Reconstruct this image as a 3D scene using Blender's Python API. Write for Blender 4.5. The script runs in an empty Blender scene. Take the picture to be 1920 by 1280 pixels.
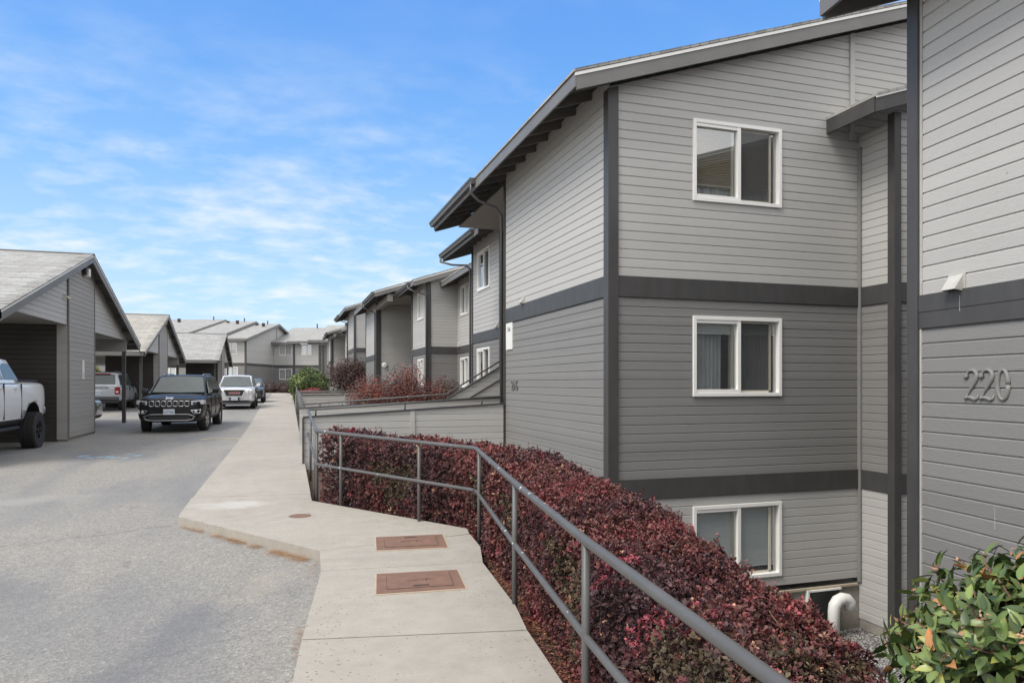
import bpy, bmesh, math, random
import numpy as np
from mathutils import Vector, Matrix
random.seed(7); RNG=np.random.default_rng(11)
R=math.radians
sc=bpy.context.scene; COL=sc.collection
# ------------------------------------------------------------------ materials
def nt(name):
    m=bpy.data.materials.new(name); m.use_nodes=True; t=m.node_tree; t.nodes.clear()
    o=t.nodes.new('ShaderNodeOutputMaterial'); b=t.nodes.new('ShaderNodeBsdfPrincipled')
    t.links.new(b.outputs[0],o.inputs[0]); return m,t,b
def N(t,ty,**k):
    n=t.nodes.new(ty)
    for a,v in k.items(): setattr(n,a,v)
    return n
def noise(t,scale,detail=4,rough=.55,vec=None,stretch=None):
    tc=N(t,'ShaderNodeTexCoord'); src=tc.outputs['Object'] if vec is None else vec
    if stretch:
        mp=N(t,'ShaderNodeMapping'); mp.inputs['Scale'].default_value=stretch; t.links.new(src,mp.inputs[0]); src=mp.outputs[0]
    n=N(t,'ShaderNodeTexNoise'); n.inputs['Scale'].default_value=scale; n.inputs['Detail'].default_value=detail; n.inputs['Roughness'].default_value=rough
    t.links.new(src,n.inputs['Vector']); return n.outputs['Fac']
def ramp(t,fac,stops):
    r=N(t,'ShaderNodeValToRGB'); e=r.color_ramp.elements
    while len(e)<len(stops): e.new(.5)
    for i,(p,c) in enumerate(stops): e[i].position=p; e[i].color=tuple(c)+(1,) if len(c)==3 else c
    t.links.new(fac,r.inputs[0]); return r.outputs[0]
def mixc(t,fac,a,b,mode='MIX'):
    m=N(t,'ShaderNodeMix',data_type='RGBA',blend_type=mode)
    for s,v in ((m.inputs[0],fac),(m.inputs[6],a),(m.inputs[7],b)):
        if hasattr(v,'links'): t.links.new(v,s)
        elif isinstance(v,(int,float)): s.default_value=v
        else: s.default_value=tuple(v)+(1,)
    return m.outputs[2]
def bump(t,b,h,st,dist=.01):
    n=N(t,'ShaderNodeBump'); n.inputs['Strength'].default_value=st; n.inputs['Distance'].default_value=dist
    t.links.new(h,n.inputs['Height']); t.links.new(n.outputs[0],b.inputs['Normal'])
def pm(name,col,rough=.6,metal=0,var=.12,scale=3,bst=0,bsc=60,stretch=None,spec=.5,coat=0,fine=0):
    m,t,b=nt(name)
    b.inputs['Roughness'].default_value=rough; b.inputs['Metallic'].default_value=metal
    b.inputs['Specular IOR Level'].default_value=spec; b.inputs['Coat Weight'].default_value=coat
    if coat: b.inputs['Coat Roughness'].default_value=.04
    c=np.array(col)
    f=noise(t,scale,5,.6,stretch=stretch)
    o=ramp(t,f,[(.3,c*(1-var)),(.7,c*(1+var))])
    if fine:
        f2=noise(t,fine,3,.7); o=mixc(t,.5,o,ramp(t,f2,[(.3,c*(1-var*1.6)),(.7,c*(1+var*1.6))]))
    t.links.new(o,b.inputs['Base Color'])
    if bst: bump(t,b,noise(t,bsc,4,.6,stretch=stretch),bst,.004)
    return m
M={}
def siding_mat(name,col,st=.8):
    # painted board: embossed grain running along the board, faint dust and drip marks
    m,t,b=nt(name); c=np.array(col); b.inputs['Roughness'].default_value=.55; b.inputs['Specular IOR Level'].default_value=.35
    big=noise(t,.9,5,.6); mid=noise(t,5,4,.6,stretch=(1,1,7)); drip=noise(t,9,3,.5,stretch=(1,1,.09))
    o=ramp(t,big,[(.3,c*.93),(.7,c*1.05)])
    o=mixc(t,.45,o,ramp(t,mid,[(.3,c*.93),(.7,c*1.06)]))
    o=mixc(t,ramp(t,drip,[(.68,(0,0,0)),(.8,(.25,.25,.25))]),o,c*1.25)
    # separate shade per board
    tc=N(t,'ShaderNodeTexCoord'); sx=N(t,'ShaderNodeSeparateXYZ'); t.links.new(tc.outputs['Object'],sx.inputs[0])
    dv=N(t,'ShaderNodeMath',operation='DIVIDE'); dv.inputs[1].default_value=.13165; t.links.new(sx.outputs[2],dv.inputs[0])
    fl=N(t,'ShaderNodeMath',operation='FLOOR'); t.links.new(dv.outputs[0],fl.inputs[0])
    wn=N(t,'ShaderNodeTexWhiteNoise',noise_dimensions='1D'); t.links.new(fl.outputs[0],wn.inputs['W'])
    o=mixc(t,.5,o,ramp(t,wn.outputs[0],[(0,c*.90),(1,c*1.08)]))
    # butt joints, different in every course
    sm=N(t,'ShaderNodeMath',operation='ADD'); t.links.new(sx.outputs[0],sm.inputs[0]); t.links.new(sx.outputs[1],sm.inputs[1])
    s2=N(t,'ShaderNodeMath',operation='MULTIPLY_ADD'); s2.inputs[1].default_value=1/3.66; t.links.new(sm.outputs[0],s2.inputs[0]); t.links.new(wn.outputs[0],s2.inputs[2])
    fc=N(t,'ShaderNodeMath',operation='FRACT'); t.links.new(s2.outputs[0],fc.inputs[0])
    o=mixc(t,ramp(t,fc.outputs[0],[(0,(.10,.10,.10)),(.0009,(.10,.10,.10)),(.0013,(0,0,0))]),o,c*.45)
    # scattered scuffs and nail rust
    v=N(t,'ShaderNodeTexVoronoi'); v.inputs['Scale'].default_value=2.1; t.links.new(tc.outputs['Object'],v.inputs[0])
    o=mixc(t,ramp(t,v.outputs['Distance'],[(.012,(.7,.7,.7)),(.03,(0,0,0))]),o,c*.55)
    t.links.new(o,b.inputs['Base Color'])
    bump(t,b,noise(t,14,6,.65,stretch=(1,1,9)),st,.004); return m
M['side_light']=siding_mat('pale grey painted siding',(.45,.442,.425))
M['side_dark']=siding_mat('mid grey painted siding',(.218,.213,.206))
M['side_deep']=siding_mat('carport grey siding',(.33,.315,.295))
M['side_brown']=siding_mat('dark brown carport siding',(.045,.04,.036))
M['trim']=pm('charcoal trim paint',(.058,.056,.055),.5,var=.15,scale=2,bst=.25,bsc=30,stretch=(3,3,1))
M['fascia']=pm('grey fascia paint',(.15,.145,.14),.5,var=.12,scale=2,bst=.2,bsc=30)
M['under']=pm('rafter paint',(.12,.112,.105),.7,var=.2,scale=3)
M['soffit']=pm('soffit board paint',(.26,.245,.225),.7,var=.08,scale=3)
M['flash']=pm('pale metal flashing',(.72,.71,.68),.4,var=.05)
M['vinyl']=pm('white vinyl',(.80,.79,.76),.35,var=.03)
M['sash']=pm('almond sash',(.58,.55,.46),.4,var=.05)
M['blindw']=pm('pale blind slats',(.84,.87,.87),.6,var=.06,scale=40)
M['blindt']=pm('tan blind slats',(.45,.39,.28),.6,var=.1,scale=20)
M['curtain']=pm('grey curtain',(.44,.465,.47),.8,var=.25,scale=6,stretch=(6,6,.4))
M['curtainw']=pm('white curtain',(.55,.57,.55),.8,var=.15,scale=6,stretch=(6,6,.4))
M['screen']=pm('insect screen',(.075,.072,.07),.75,var=.25,scale=2.5)
M['room']=pm('dim room',(.16,.155,.15),.9,var=.2)
M['gutter']=pm('dark gutter metal',(.085,.083,.082),.35,var=.08)
M['conc']=None
M['found']=pm('foundation concrete',(.27,.25,.22),.85,var=.2,scale=4,bst=.4,bsc=30,fine=30)
M['white']=pm('white plastic',(.72,.72,.69),.4,var=.03)
M['hoodw']=pm('weathered vent plastic',(.44,.43,.405),.5,var=.1,scale=10)
M['ink']=pm('grey print',(.12,.12,.12),.6)
M['rubber']=pm('tyre rubber',(.02,.02,.021),.75,var=.25,scale=20)
M['alloy']=pm('alloy wheel',(.45,.45,.46),.3,metal=.8,var=.05)
M['blackrim']=pm('black wheel',(.025,.025,.027),.3,metal=.3,var=.1)
M['chrome']=pm('chrome',(.75,.75,.76),.12,metal=1,var=.02)
M['satin']=pm('satin metal',(.30,.30,.31),.3,metal=.8,var=.03)
M['blackpl']=pm('black plastic',(.018,.018,.02),.5,var=.1)
M['greypl']=pm('grey plastic cladding',(.07,.07,.072),.6,var=.1)
M['p_black']=pm('black car paint',(.004,.005,.006),.36,var=.05,coat=.22,spec=.3)
M['p_white']=pm('white car paint',(.86,.87,.89),.28,var=.02,coat=1)
M['p_silver']=pm('silver car paint',(.50,.52,.55),.3,metal=.35,var=.02,coat=1)
M['p_pearl']=pm('pearl car paint',(.62,.62,.64),.3,metal=.2,var=.02,coat=1)
M['p_grey']=pm('dark grey car paint',(.03,.032,.036),.25,metal=.2,var=.02,coat=1)
M['carglass']=pm('tinted car glass',(.055,.07,.072),.06,var=.15,scale=2,spec=.8)
M['lamp']=pm('lamp lens',(.55,.56,.57),.12,var=.15,scale=25,spec=.8)
M['amber']=pm('amber lens',(.5,.12,.03),.2,var=.1)
M['redlens']=pm('red lens',(.32,.015,.02),.18,var=.2,scale=20)
M['redtext']=pm('red badge',(.5,.03,.04),.35)
M['plate']=pm('plate white',(.62,.66,.70),.4,var=.05,scale=30)
M['plateblue']=pm('plate blue',(.08,.13,.28),.4)
M['bark']=pm('bark',(.07,.05,.035),.9,var=.35,scale=8)
M['twig']=pm('grey brown twigs',(.13,.10,.08),.85,var=.35,scale=12)
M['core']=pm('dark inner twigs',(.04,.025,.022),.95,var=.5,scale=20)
M['mulch']=pm('mulch and leaf litter',(.075,.045,.03),.95,var=.6,scale=14,bst=.8,bsc=80,fine=90)
M['weed']=pm('weed barrier cloth',(.055,.06,.07),.6,var=.3,scale=3,bst=.6,bsc=8)
M['white_patch']=pm('chalky paint residue',(.42,.405,.38),.85,var=.12,scale=12)
M['bluepaint']=pm('blue utility marking',(.27,.36,.43),.85,var=.25,scale=9)
M['yellowpaint']=pm('worn yellow paint',(.33,.28,.19),.85,var=.25,scale=9,fine=40)
def leafmat(name,rough=.45,trans=.0):
    m,t,b=nt(name); a=N(t,'ShaderNodeAttribute',attribute_name='leafcol'); b.inputs['Roughness'].default_value=rough
    b.inputs['Specular IOR Level'].default_value=.4
    t.links.new(a.outputs['Color'],b.inputs['Base Color']); return m
M['leaf']=leafmat('leaf matte',.6); M['leafg']=leafmat('leaf glossy',.38)
# glass
def glassmat():
    m,t,b=nt('window glass'); o=[n for n in t.nodes if n.type=='OUTPUT_MATERIAL'][0]
    tr=N(t,'ShaderNodeBsdfTransparent'); tr.inputs[0].default_value=(.93,.95,.945,1)
    gl=N(t,'ShaderNodeBsdfGlossy'); gl.inputs['Roughness'].default_value=.02
    fr=N(t,'ShaderNodeLayerWeight'); fr.inputs[0].default_value=.5
    pw=N(t,'ShaderNodeMath',operation='POWER'); pw.inputs[1].default_value=2.6; t.links.new(fr.outputs['Facing'],pw.inputs[0])
    mp=N(t,'ShaderNodeMapRange'); mp.inputs[1].default_value=0;mp.inputs[2].default_value=1;mp.inputs[3].default_value=.33;mp.inputs[4].default_value=1
    t.links.new(pw.outputs[0],mp.inputs[0])
    mx=N(t,'ShaderNodeMixShader'); t.links.new(mp.outputs[0],mx.inputs[0]); t.links.new(tr.outputs[0],mx.inputs[1]); t.links.new(gl.outputs[0],mx.inputs[2])
    t.links.new(mx.outputs[0],o.inputs[0]); return m
M['glass']=glassmat()
def shingle(name,swap,tint=(.33,.325,.315)):
    m,t,b=nt(name); b.inputs['Roughness'].default_value=.9; c=np.array(tint)
    tc=N(t,'ShaderNodeTexCoord'); sx=N(t,'ShaderNodeSeparateXYZ'); t.links.new(tc.outputs['Object'],sx.inputs[0])
    cb=N(t,'ShaderNodeCombineXYZ'); t.links.new(sx.outputs[1 if swap else 0],cb.inputs[0]); t.links.new(sx.outputs[0 if swap else 1],cb.inputs[1])
    br=N(t,'ShaderNodeTexBrick'); br.offset=.5; t.links.new(cb.outputs[0],br.inputs[0])
    br.inputs['Color1'].default_value=tuple(c*1.45)+(1,); br.inputs['Color2'].default_value=tuple(c*.50)+(1,); br.inputs['Mortar'].default_value=tuple(c*.28)+(1,)
    br.inputs['Scale'].default_value=1; br.inputs['Brick Width'].default_value=.52; br.inputs['Row Height'].default_value=.16; br.inputs['Mortar Size'].default_value=.016; br.inputs['Bias'].default_value=-.05
    # second, irregular tab layer + blotches + granules
    b2=N(t,'ShaderNodeTexBrick'); b2.offset=.37; t.links.new(cb.outputs[0],b2.inputs[0]); b2.inputs['Brick Width'].default_value=.27; b2.inputs['Row Height'].default_value=.16; b2.inputs['Scale'].default_value=1; b2.inputs['Mortar Size'].default_value=0
    b2.inputs['Color1'].default_value=tuple(c*1.25)+(1,); b2.inputs['Color2'].default_value=tuple(c*np.array([.72,.68,.62]))+(1,)
    o=mixc(t,.45,br.outputs[0],b2.outputs[0])
    o=mixc(t,.2,o,ramp(t,noise(t,.7,5,.6),[(.35,c*np.array([.95,.9,.8])),(.65,c*1.12)]))
    o=mixc(t,.2,o,ramp(t,noise(t,60,3,.7),[(.3,c*.55),(.7,c*1.4)]))
    t.links.new(o,b.inputs['Base Color']); bump(t,b,br.outputs['Fac'],-.6,.012) ; return m
M['sh_y']=shingle('asphalt shingles along the street',True); M['sh_x']=shingle('asphalt shingles across',False,(.285,.285,.28))
M['sh_w']=shingle('weathered warm shingles',False,(.31,.30,.275))
def concmat():
    m,t,b=nt('sidewalk concrete'); b.inputs['Roughness'].default_value=.85
    c=np.array((.335,.308,.268))
    o=ramp(t,noise(t,.6,6,.6),[(.3,c*.80),(.7,c*1.10)])
    o=mixc(t,.5,o,ramp(t,noise(t,5,6,.7),[(.3,c*.72),(.7,c*1.18)]))
    o=mixc(t,ramp(t,noise(t,2.1,5,.7),[(.6,(0,0,0)),(.75,(.45,.45,.45))]),o,c*.62)
    o=mixc(t,.25,o,ramp(t,noise(t,150,3,.7),[(.3,c*.6),(.7,c*1.3)]))
    # pits
    tc=N(t,'ShaderNodeTexCoord')
    v=N(t,'ShaderNodeTexVoronoi'); v.inputs['Scale'].default_value=22; v.inputs['Randomness'].default_value=1; t.links.new(tc.outputs['Object'],v.inputs[0])
    pit=ramp(t,v.outputs['Distance'],[(.10,(1,1,1)),(.20,(0,0,0))])
    msk=ramp(t,noise(t,1.6,3,.6),[(.40,(0,0,0)),(.56,(1,1,1))])
    pm_=mixc(t,1.0,pit,msk,'MULTIPLY')
    o=mixc(t,pm_,o,c*.38)
    v2=N(t,'ShaderNodeTexVoronoi'); v2.inputs['Scale'].default_value=60; t.links.new(tc.outputs['Object'],v2.inputs[0])
    p2=mixc(t,1.0,ramp(t,v2.outputs['Distance'],[(.06,(.8,.8,.8)),(.16,(0,0,0))]),ramp(t,noise(t,3,3,.6),[(.48,(0,0,0)),(.6,(1,1,1))]),'MULTIPLY')
    o=mixc(t,p2,o,c*.5)
    def blob(cx,cy,rx,ry,rot=0,sc=2.2,amt=.9):
        mp=N(t,'ShaderNodeMapping',vector_type='TEXTURE'); mp.inputs['Location'].default_value=(cx,cy,0); mp.inputs['Rotation'].default_value=(0,0,R(rot)); mp.inputs['Scale'].default_value=(rx,ry,100); t.links.new(tc.outputs['Object'],mp.inputs[0])
        ln=N(t,'ShaderNodeVectorMath',operation='LENGTH'); t.links.new(mp.outputs[0],ln.inputs[0]); nn=noise(t,sc,6,.7); a_=N(t,'ShaderNodeMath',operation='ADD'); t.links.new(ln.outputs['Value'],a_.inputs[0]); t.links.new(nn,a_.inputs[1])
        return ramp(t,a_.outputs[0],[(.75,(amt,)*3),(1.35 if 1.35<1 else .999,(0,0,0))])
    o=mixc(t,blob(-.62,9.72,1.15,.66,0,2.2,.36),o,(.56,.55,.53))
    o=mixc(t,blob(1.0,3.3,1.3,.5,20,2,.35),o,c*.72)
    o=mixc(t,blob(.9,6.4,1.6,.35,-8,4,.30),o,c*.74)
    o=mixc(t,blob(-.7,14,.5,3,0,1,.3),o,c*.8)
    t.links.new(o,b.inputs['Base Color']); bump(t,b,noise(t,90,5,.7),.35,.004); return m
M['conc']=concmat()
def asphaltmat():
    m,t,b=nt('worn asphalt'); b.inputs['Roughness'].default_value=.85; c=np.array((.236,.225,.205))
    o=ramp(t,noise(t,.35,6,.62),[(.3,c*.70),(.7,c*1.18)])
    o=mixc(t,.4,o,ramp(t,noise(t,1.9,6,.65),[(.3,c*.62),(.7,c*1.22)]))
    tc=N(t,'ShaderNodeTexCoord')
    v=N(t,'ShaderNodeTexVoronoi'); v.inputs['Scale'].default_value=52; t.links.new(tc.outputs['Object'],v.inputs[0])
    ag=ramp(t,v.outputs['Color'],[(.15,c*.32),(.5,c*.95),(.8,c*1.3),(.95,c*2.3)])
    o=mixc(t,.5,o,ag)
    v3=N(t,'ShaderNodeTexVoronoi'); v3.inputs['Scale'].default_value=190; t.links.new(tc.outputs['Object'],v3.inputs[0])
    o=mixc(t,.3,o,ramp(t,v3.outputs['Color'],[(.2,c*.4),(.9,c*1.8)]))
    # dark bluish tyre-worn lane
    mp=N(t,'ShaderNodeMapping'); mp.inputs['Rotation'].default_value=(0,0,R(28)); mp.inputs['Scale'].default_value=(1.0,.25,1); t.links.new(tc.outputs['Object'],mp.inputs[0])
    n=noise(t,.9,3,.5,vec=mp.outputs[0])
    o=mixc(t,ramp(t,n,[(.47,(0,0,0)),(.68,(.55,.55,.55))]),o,(.125,.13,.145))
    o=mixc(t,ramp(t,noise(t,3.3,2,.4),[(.70,(0,0,0)),(.78,(.4,.4,.4))]),o,(.07,.068,.066))
    def blob(cx,cy,rx,ry,rot=0,sc=2.2,amt=.9):
        mp=N(t,'ShaderNodeMapping',vector_type='TEXTURE'); mp.inputs['Location'].default_value=(cx,cy,0); mp.inputs['Rotation'].default_value=(0,0,R(rot)); mp.inputs['Scale'].default_value=(rx,ry,100); t.links.new(tc.outputs['Object'],mp.inputs[0])
        ln=N(t,'ShaderNodeVectorMath',operation='LENGTH'); t.links.new(mp.outputs[0],ln.inputs[0]); nn=noise(t,sc,6,.7); a_=N(t,'ShaderNodeMath',operation='ADD'); t.links.new(ln.outputs['Value'],a_.inputs[0]); t.links.new(nn,a_.inputs[1])
        return ramp(t,a_.outputs[0],[(.62,(amt,)*3),(.999,(0,0,0))])
    o=mixc(t,blob(-.75,5.1,.75,2.6,-18,1.6,.55),o,(.105,.11,.125))
    o=mixc(t,blob(-2.3,6.8,.8,2.2,35,1.8,.45),o,(.12,.123,.132))
    o=mixc(t,blob(-3.6,11.5,2.6,1.0,12,1.2,.45),o,(.30,.29,.27))
    o=mixc(t,blob(-.2,6.2,.5,1.3,-35,3,.4),o,(.30,.27,.22))
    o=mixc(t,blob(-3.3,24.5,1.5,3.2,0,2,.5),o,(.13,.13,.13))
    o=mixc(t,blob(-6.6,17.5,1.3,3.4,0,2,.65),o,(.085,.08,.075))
    o=mixc(t,blob(-5.0,21.0,.9,2.6,20,2.5,.4),o,(.28,.25,.20))
    # hairline cracks
    v4=N(t,'ShaderNodeTexVoronoi',feature='DISTANCE_TO_EDGE'); v4.inputs['Scale'].default_value=.33
    ad=N(t,'ShaderNodeVectorMath',operation='ADD'); nn=N(t,'ShaderNodeTexNoise'); nn.inputs['Scale'].default_value=2.5; t.links.new(tc.outputs['Object'],nn.inputs['Vector'])
    sc_=N(t,'ShaderNodeVectorMath',operation='SCALE'); sc_.inputs['Scale'].default_value=.5; t.links.new(nn.outputs['Color'],sc_.inputs[0])
    t.links.new(tc.outputs['Object'],ad.inputs[0]); t.links.new(sc_.outputs[0],ad.inputs[1]); t.links.new(ad.outputs[0],v4.inputs[0])
    o=mixc(t,ramp(t,v4.outputs['Distance'],[(.0,(.35,.35,.35)),(.004,(0,0,0))]),o,(.09,.09,.09))
    t.links.new(o,b.inputs['Base Color']); bump(t,b,v.outputs['Distance'],.5,.006); return m
M['asph']=asphaltmat()
def rustmat():
    m,t,b=nt('rusted iron'); b.inputs['Roughness'].default_value=.8; c=np.array((.175,.098,.068))
    o=ramp(t,noise(t,9,5,.65),[(.3,c*.7),(.55,c),(.75,c*np.array([1.5,1.35,1.1]))])
    o=mixc(t,.4,o,ramp(t,noise(t,120,3,.7),[(.3,c*.6),(.7,c*1.3)]))
    t.links.new(o,b.inputs['Base Color']); bump(t,b,noise(t,160,4,.7),.5,.003); return m
M['rust']=rustmat()
M['ruststain']=pm('rust stained concrete',(.37,.29,.215),.85,var=.2,scale=7,fine=60)
def pipemat():
    m,t,b=nt('grey rail paint'); b.inputs['Roughness'].default_value=.46; c=np.array((.088,.086,.084))
    o=ramp(t,noise(t,4,4,.6),[(.3,c*.85),(.7,c*1.1)])
    chip=ramp(t,noise(t,16,2,.4),[(.735,(0,0,0)),(.75,(1,1,1))])
    o=mixc(t,chip,o,(.55,.56,.58)); t.links.new(o,b.inputs['Base Color']); bump(t,b,noise(t,60,3,.6),.15,.002); return m
M['pipe']=pipemat()
def gravelmat():
    m,t,b=nt('pale gravel'); b.inputs['Roughness'].default_value=.9; tc=N(t,'ShaderNodeTexCoord')
    v=N(t,'ShaderNodeTexVoronoi'); v.inputs['Scale'].default_value=38; t.links.new(tc.outputs['Object'],v.inputs[0])
    o=ramp(t,v.outputs['Color'],[(.1,(.10,.09,.085)),(.5,(.33,.32,.31)),(.9,(.62,.61,.60))])
    o=mixc(t,ramp(t,v.outputs['Distance'],[(.3,(0,0,0)),(.6,(.9,.9,.9))]),o,(.04,.035,.03))
    t.links.new(o,b.inputs['Base Color']); bump(t,b,v.outputs['Distance'],-1,.03); return m
M['gravel']=gravelmat()
# ------------------------------------------------------------------ mesh helpers
OFF={}
SPLIT={'band_board','drip_edge','cap','rafter','stub_post','outrigger','door_handle','door_seam','chrome_ring','trim_board','foundation','ceiling','gutter_end','inner_wall','soffit_beam'}
def root(name,loc,label,cat,group=None,rz=0,absolute=True):
    o=bpy.data.objects.new(name,None); COL.objects.link(o); o.location=loc; o.rotation_euler=(0,0,rz); o.empty_display_size=.2
    o['label']=label; o['category']=cat
    if group: o['group']=group
    OFF[o.name]=Vector(loc) if absolute else Vector((0,0,0)); return o
def finish(name,me,mat,parent=None,smooth=False):
    o=bpy.data.objects.new(name,me); COL.objects.link(o)
    if mat is not None:
        for mm in (mat if isinstance(mat,list) else [mat]): me.materials.append(mm)
    if smooth:
        me.polygons.foreach_set('use_smooth',[True]*len(me.polygons))
    if parent is not None:
        o.parent=parent; OFF[o.name]=OFF.get(parent.name,Vector((0,0,0)))
    return o
class MB:
    def __init__(s): s.v=[];s.f=[]
    def add(s,vs,fs):
        n=len(s.v); s.v+= [tuple(p) for p in vs]; s.f+=[tuple(n+i for i in f) for f in fs]; return s
    def box(s,x0,x1,y0,y1,z0,z1):
        return s.add([(x0,y0,z0),(x1,y0,z0),(x1,y1,z0),(x0,y1,z0),(x0,y0,z1),(x1,y0,z1),(x1,y1,z1),(x0,y1,z1)],
          [(0,3,2,1),(4,5,6,7),(0,1,5,4),(1,2,6,5),(2,3,7,6),(3,0,4,7)])
    def ob(s,fr,s0,s1,d0,d1,z0,z1):
        px,py,rx,ry=fr; nx,ny=ry,-rx
        P=lambda a,d,z:(px+rx*a+nx*d,py+ry*a+ny*d,z)
        # order so normals point outwards
        return s.add([P(s0,d1,z0),P(s1,d1,z0),P(s1,d0,z0),P(s0,d0,z0),P(s0,d1,z1),P(s1,d1,z1),P(s1,d0,z1),P(s0,d0,z1)],
          [(0,3,2,1),(4,5,6,7),(0,1,5,4),(1,2,6,5),(2,3,7,6),(3,0,4,7)])
    def hexa(s,b,t):   # two quads bottom/top
        return s.add(list(b)+list(t),[(0,3,2,1),(4,5,6,7),(0,1,5,4),(1,2,6,5),(2,3,7,6),(3,0,4,7)])
    def prism(s,poly,axis,a0,a1):
        n=len(poly)
        def P(p,a):
            return (p[0],a,p[1]) if axis=='y' else ((a,p[0],p[1]) if axis=='x' else (p[0],p[1],a))
        vs=[P(p,a0) for p in poly]+[P(p,a1) for p in poly]
        fs=[tuple(range(n)),tuple(range(2*n-1,n-1,-1))]+[(i,i+n,(i+1)%n+n,(i+1)%n) for i in range(n)]
        return s.add(vs,fs)
    def bar(s,a,b,w,h,up=(0,0,1)):   # rectangular bar a->b
        a=Vector(a);b=Vector(b);d=(b-a).normalized();u=Vector(up)
        r=d.cross(u)
        if r.length<1e-4: r=d.cross(Vector((1,0,0)))
        r.normalize();u=r.cross(d)
        c=[(-w/2,-h/2),(w/2,-h/2),(w/2,h/2),(-w/2,h/2)]
        return s.hexa([a+r*x+u*y for x,y in c],[b+r*x+u*y for x,y in c])
    def tube(s,pts,r,seg=12,cap=True):
        pts=[Vector(p) for p in pts]; n=len(pts); base=len(s.v)
        rs=r if isinstance(r,(list,tuple)) else [r]*n
        t0=(pts[1]-pts[0]).normalized(); u=t0.cross(Vector((0,0,1)))
        if u.length<1e-3: u=t0.cross(Vector((1,0,0)))
        u.normalize()
        for i,p in enumerate(pts):
            if i==0: t=(pts[1]-pts[0])
            elif i==n-1: t=(pts[-1]-pts[-2])
            else: t=(pts[i+1]-p).normalized()+(p-pts[i-1]).normalized()
            t.normalize(); u=(u-t*u.dot(t)).normalized(); w=t.cross(u)
            k=1
            if 0<i<n-1:
                ca=(pts[i+1]-p).normalized().dot(t); k=1/max(ca,.5)
            for j in range(seg):
                a=2*math.pi*j/seg; s.v.append(tuple(p+(u*math.cos(a)+w*math.sin(a))*rs[i]*(k if rs[i]>.01 else 1)))
        for i in range(n-1):
            for j in range(seg):
                a=base+i*seg+j;b=base+i*seg+(j+1)%seg; s.f.append((a,b,b+seg,a+seg))
        if cap: s.f.append(tuple(base+j for j in range(seg))[::-1]); s.f.append(tuple(base+(n-1)*seg+j for j in range(seg)))
        return s
    def lathe(s,prof,axis_o,axis_d,seg=24):  # prof [(r,h)]
        o=Vector(axis_o);d=Vector(axis_d).normalized();u=d.cross(Vector((0,0,1)))
        if u.length<1e-3:u=Vector((1,0,0))
        u.normalize();w=d.cross(u);base=len(s.v);n=len(prof)
        for (r,h) in prof:
            for j in range(seg):
                a=2*math.pi*j/seg; s.v.append(tuple(o+d*h+(u*math.cos(a)+w*math.sin(a))*r))
        for i in range(n-1):
            for j in range(seg):
                a=base+i*seg+j;b=base+i*seg+(j+1)%seg; s.f.append((a,b,b+seg,a+seg))
        return s
    def build(s,name,mat,parent=None,smooth=False,clips=(),bevel=0,kind=None,label=None):
        if name in SPLIT:
            comp=s.parts()
            if len(comp)>1:
                for c in comp: o=c.build1(name,mat,parent,smooth,clips,bevel,kind,label)
                return o
        return s.build1(name,mat,parent,smooth,clips,bevel,kind,label)
    def parts(s):
        p=list(range(len(s.v)))
        def find(a):
            while p[a]!=a: p[a]=p[p[a]]; a=p[a]
            return a
        for f in s.f:
            for q in f[1:]: p[find(q)]=find(f[0])
        gr={}
        for f in s.f: gr.setdefault(find(f[0]),[]).append(f)
        out=[]
        for fs in gr.values():
            m=MB(); ix={}
            for f in fs:
                nf=[]
                for q in f:
                    if q not in ix: ix[q]=len(m.v); m.v.append(s.v[q])
                    nf.append(ix[q])
                m.f.append(tuple(nf))
            out.append(m)
        return out
    def build1(s,name,mat,parent=None,smooth=False,clips=(),bevel=0,kind=None,label=None):
        o_=OFF.get(parent.name,Vector((0,0,0))) if parent is not None else Vector((0,0,0))
        me=bpy.data.meshes.new(name); bm=bmesh.new()
        vs=[bm.verts.new(Vector(v)) for v in s.v]
        for f in s.f:
            try: bm.faces.new([vs[i] for i in f])
            except ValueError: pass
        for co,no in clips:
            bmesh.ops.bisect_plane(bm,geom=bm.verts[:]+bm.edges[:]+bm.faces[:],plane_co=co,plane_no=no,clear_outer=True)
        if bevel:
            bmesh.ops.bevel(bm,geom=bm.edges[:],offset=bevel,segments=1,affect='EDGES',clamp_overlap=True)
        for v in bm.verts: v.co-=o_
        bmesh.ops.recalc_face_normals(bm,faces=bm.faces[:])
        bm.to_mesh(me); bm.free()
        o=finish(name,me,mat,parent,smooth)
        if kind: o['kind']=kind
        if label: o['label']=label
        return o
def tag(o,label=None,cat=None,group=None,kind=None):
    if label:o['label']=label
    if cat:o['category']=cat
    if group:o['group']=group
    if kind:o['kind']=kind
    return o
def text(name,s,size,depth,mat,parent,mtx,bevel=0,sx=1):
    c=bpy.data.curves.new('txt','FONT'); c.body=s; c.size=size; c.extrude=depth; c.bevel_depth=bevel; c.align_x='CENTER'; c.align_y='CENTER'; c.resolution_u=3
    t=bpy.data.objects.new('txt',c); COL.objects.link(t); bpy.context.view_layer.update()
    me=bpy.data.meshes.new_from_object(t.evaluated_get(bpy.context.evaluated_depsgraph_get())); bpy.data.objects.remove(t)
    me.transform(Matrix.Diagonal((sx,1,1,1))); me.transform(mtx)
    if parent is not None and name: me.transform(Matrix.Translation(-OFF.get(parent.name,Vector((0,0,0)))))
    me.name=name
    return finish(name,me,mat,parent)
def frame_mtx(o,r,up):   # text plane: x->r, y->up, z->normal
    r=Vector(r).normalized();up=Vector(up).normalized();n=r.cross(up)
    return Matrix(((r.x,up.x,n.x,o[0]),(r.y,up.y,n.y,o[1]),(r.z,up.z,n.z,o[2]),(0,0,0,1)))
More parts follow.
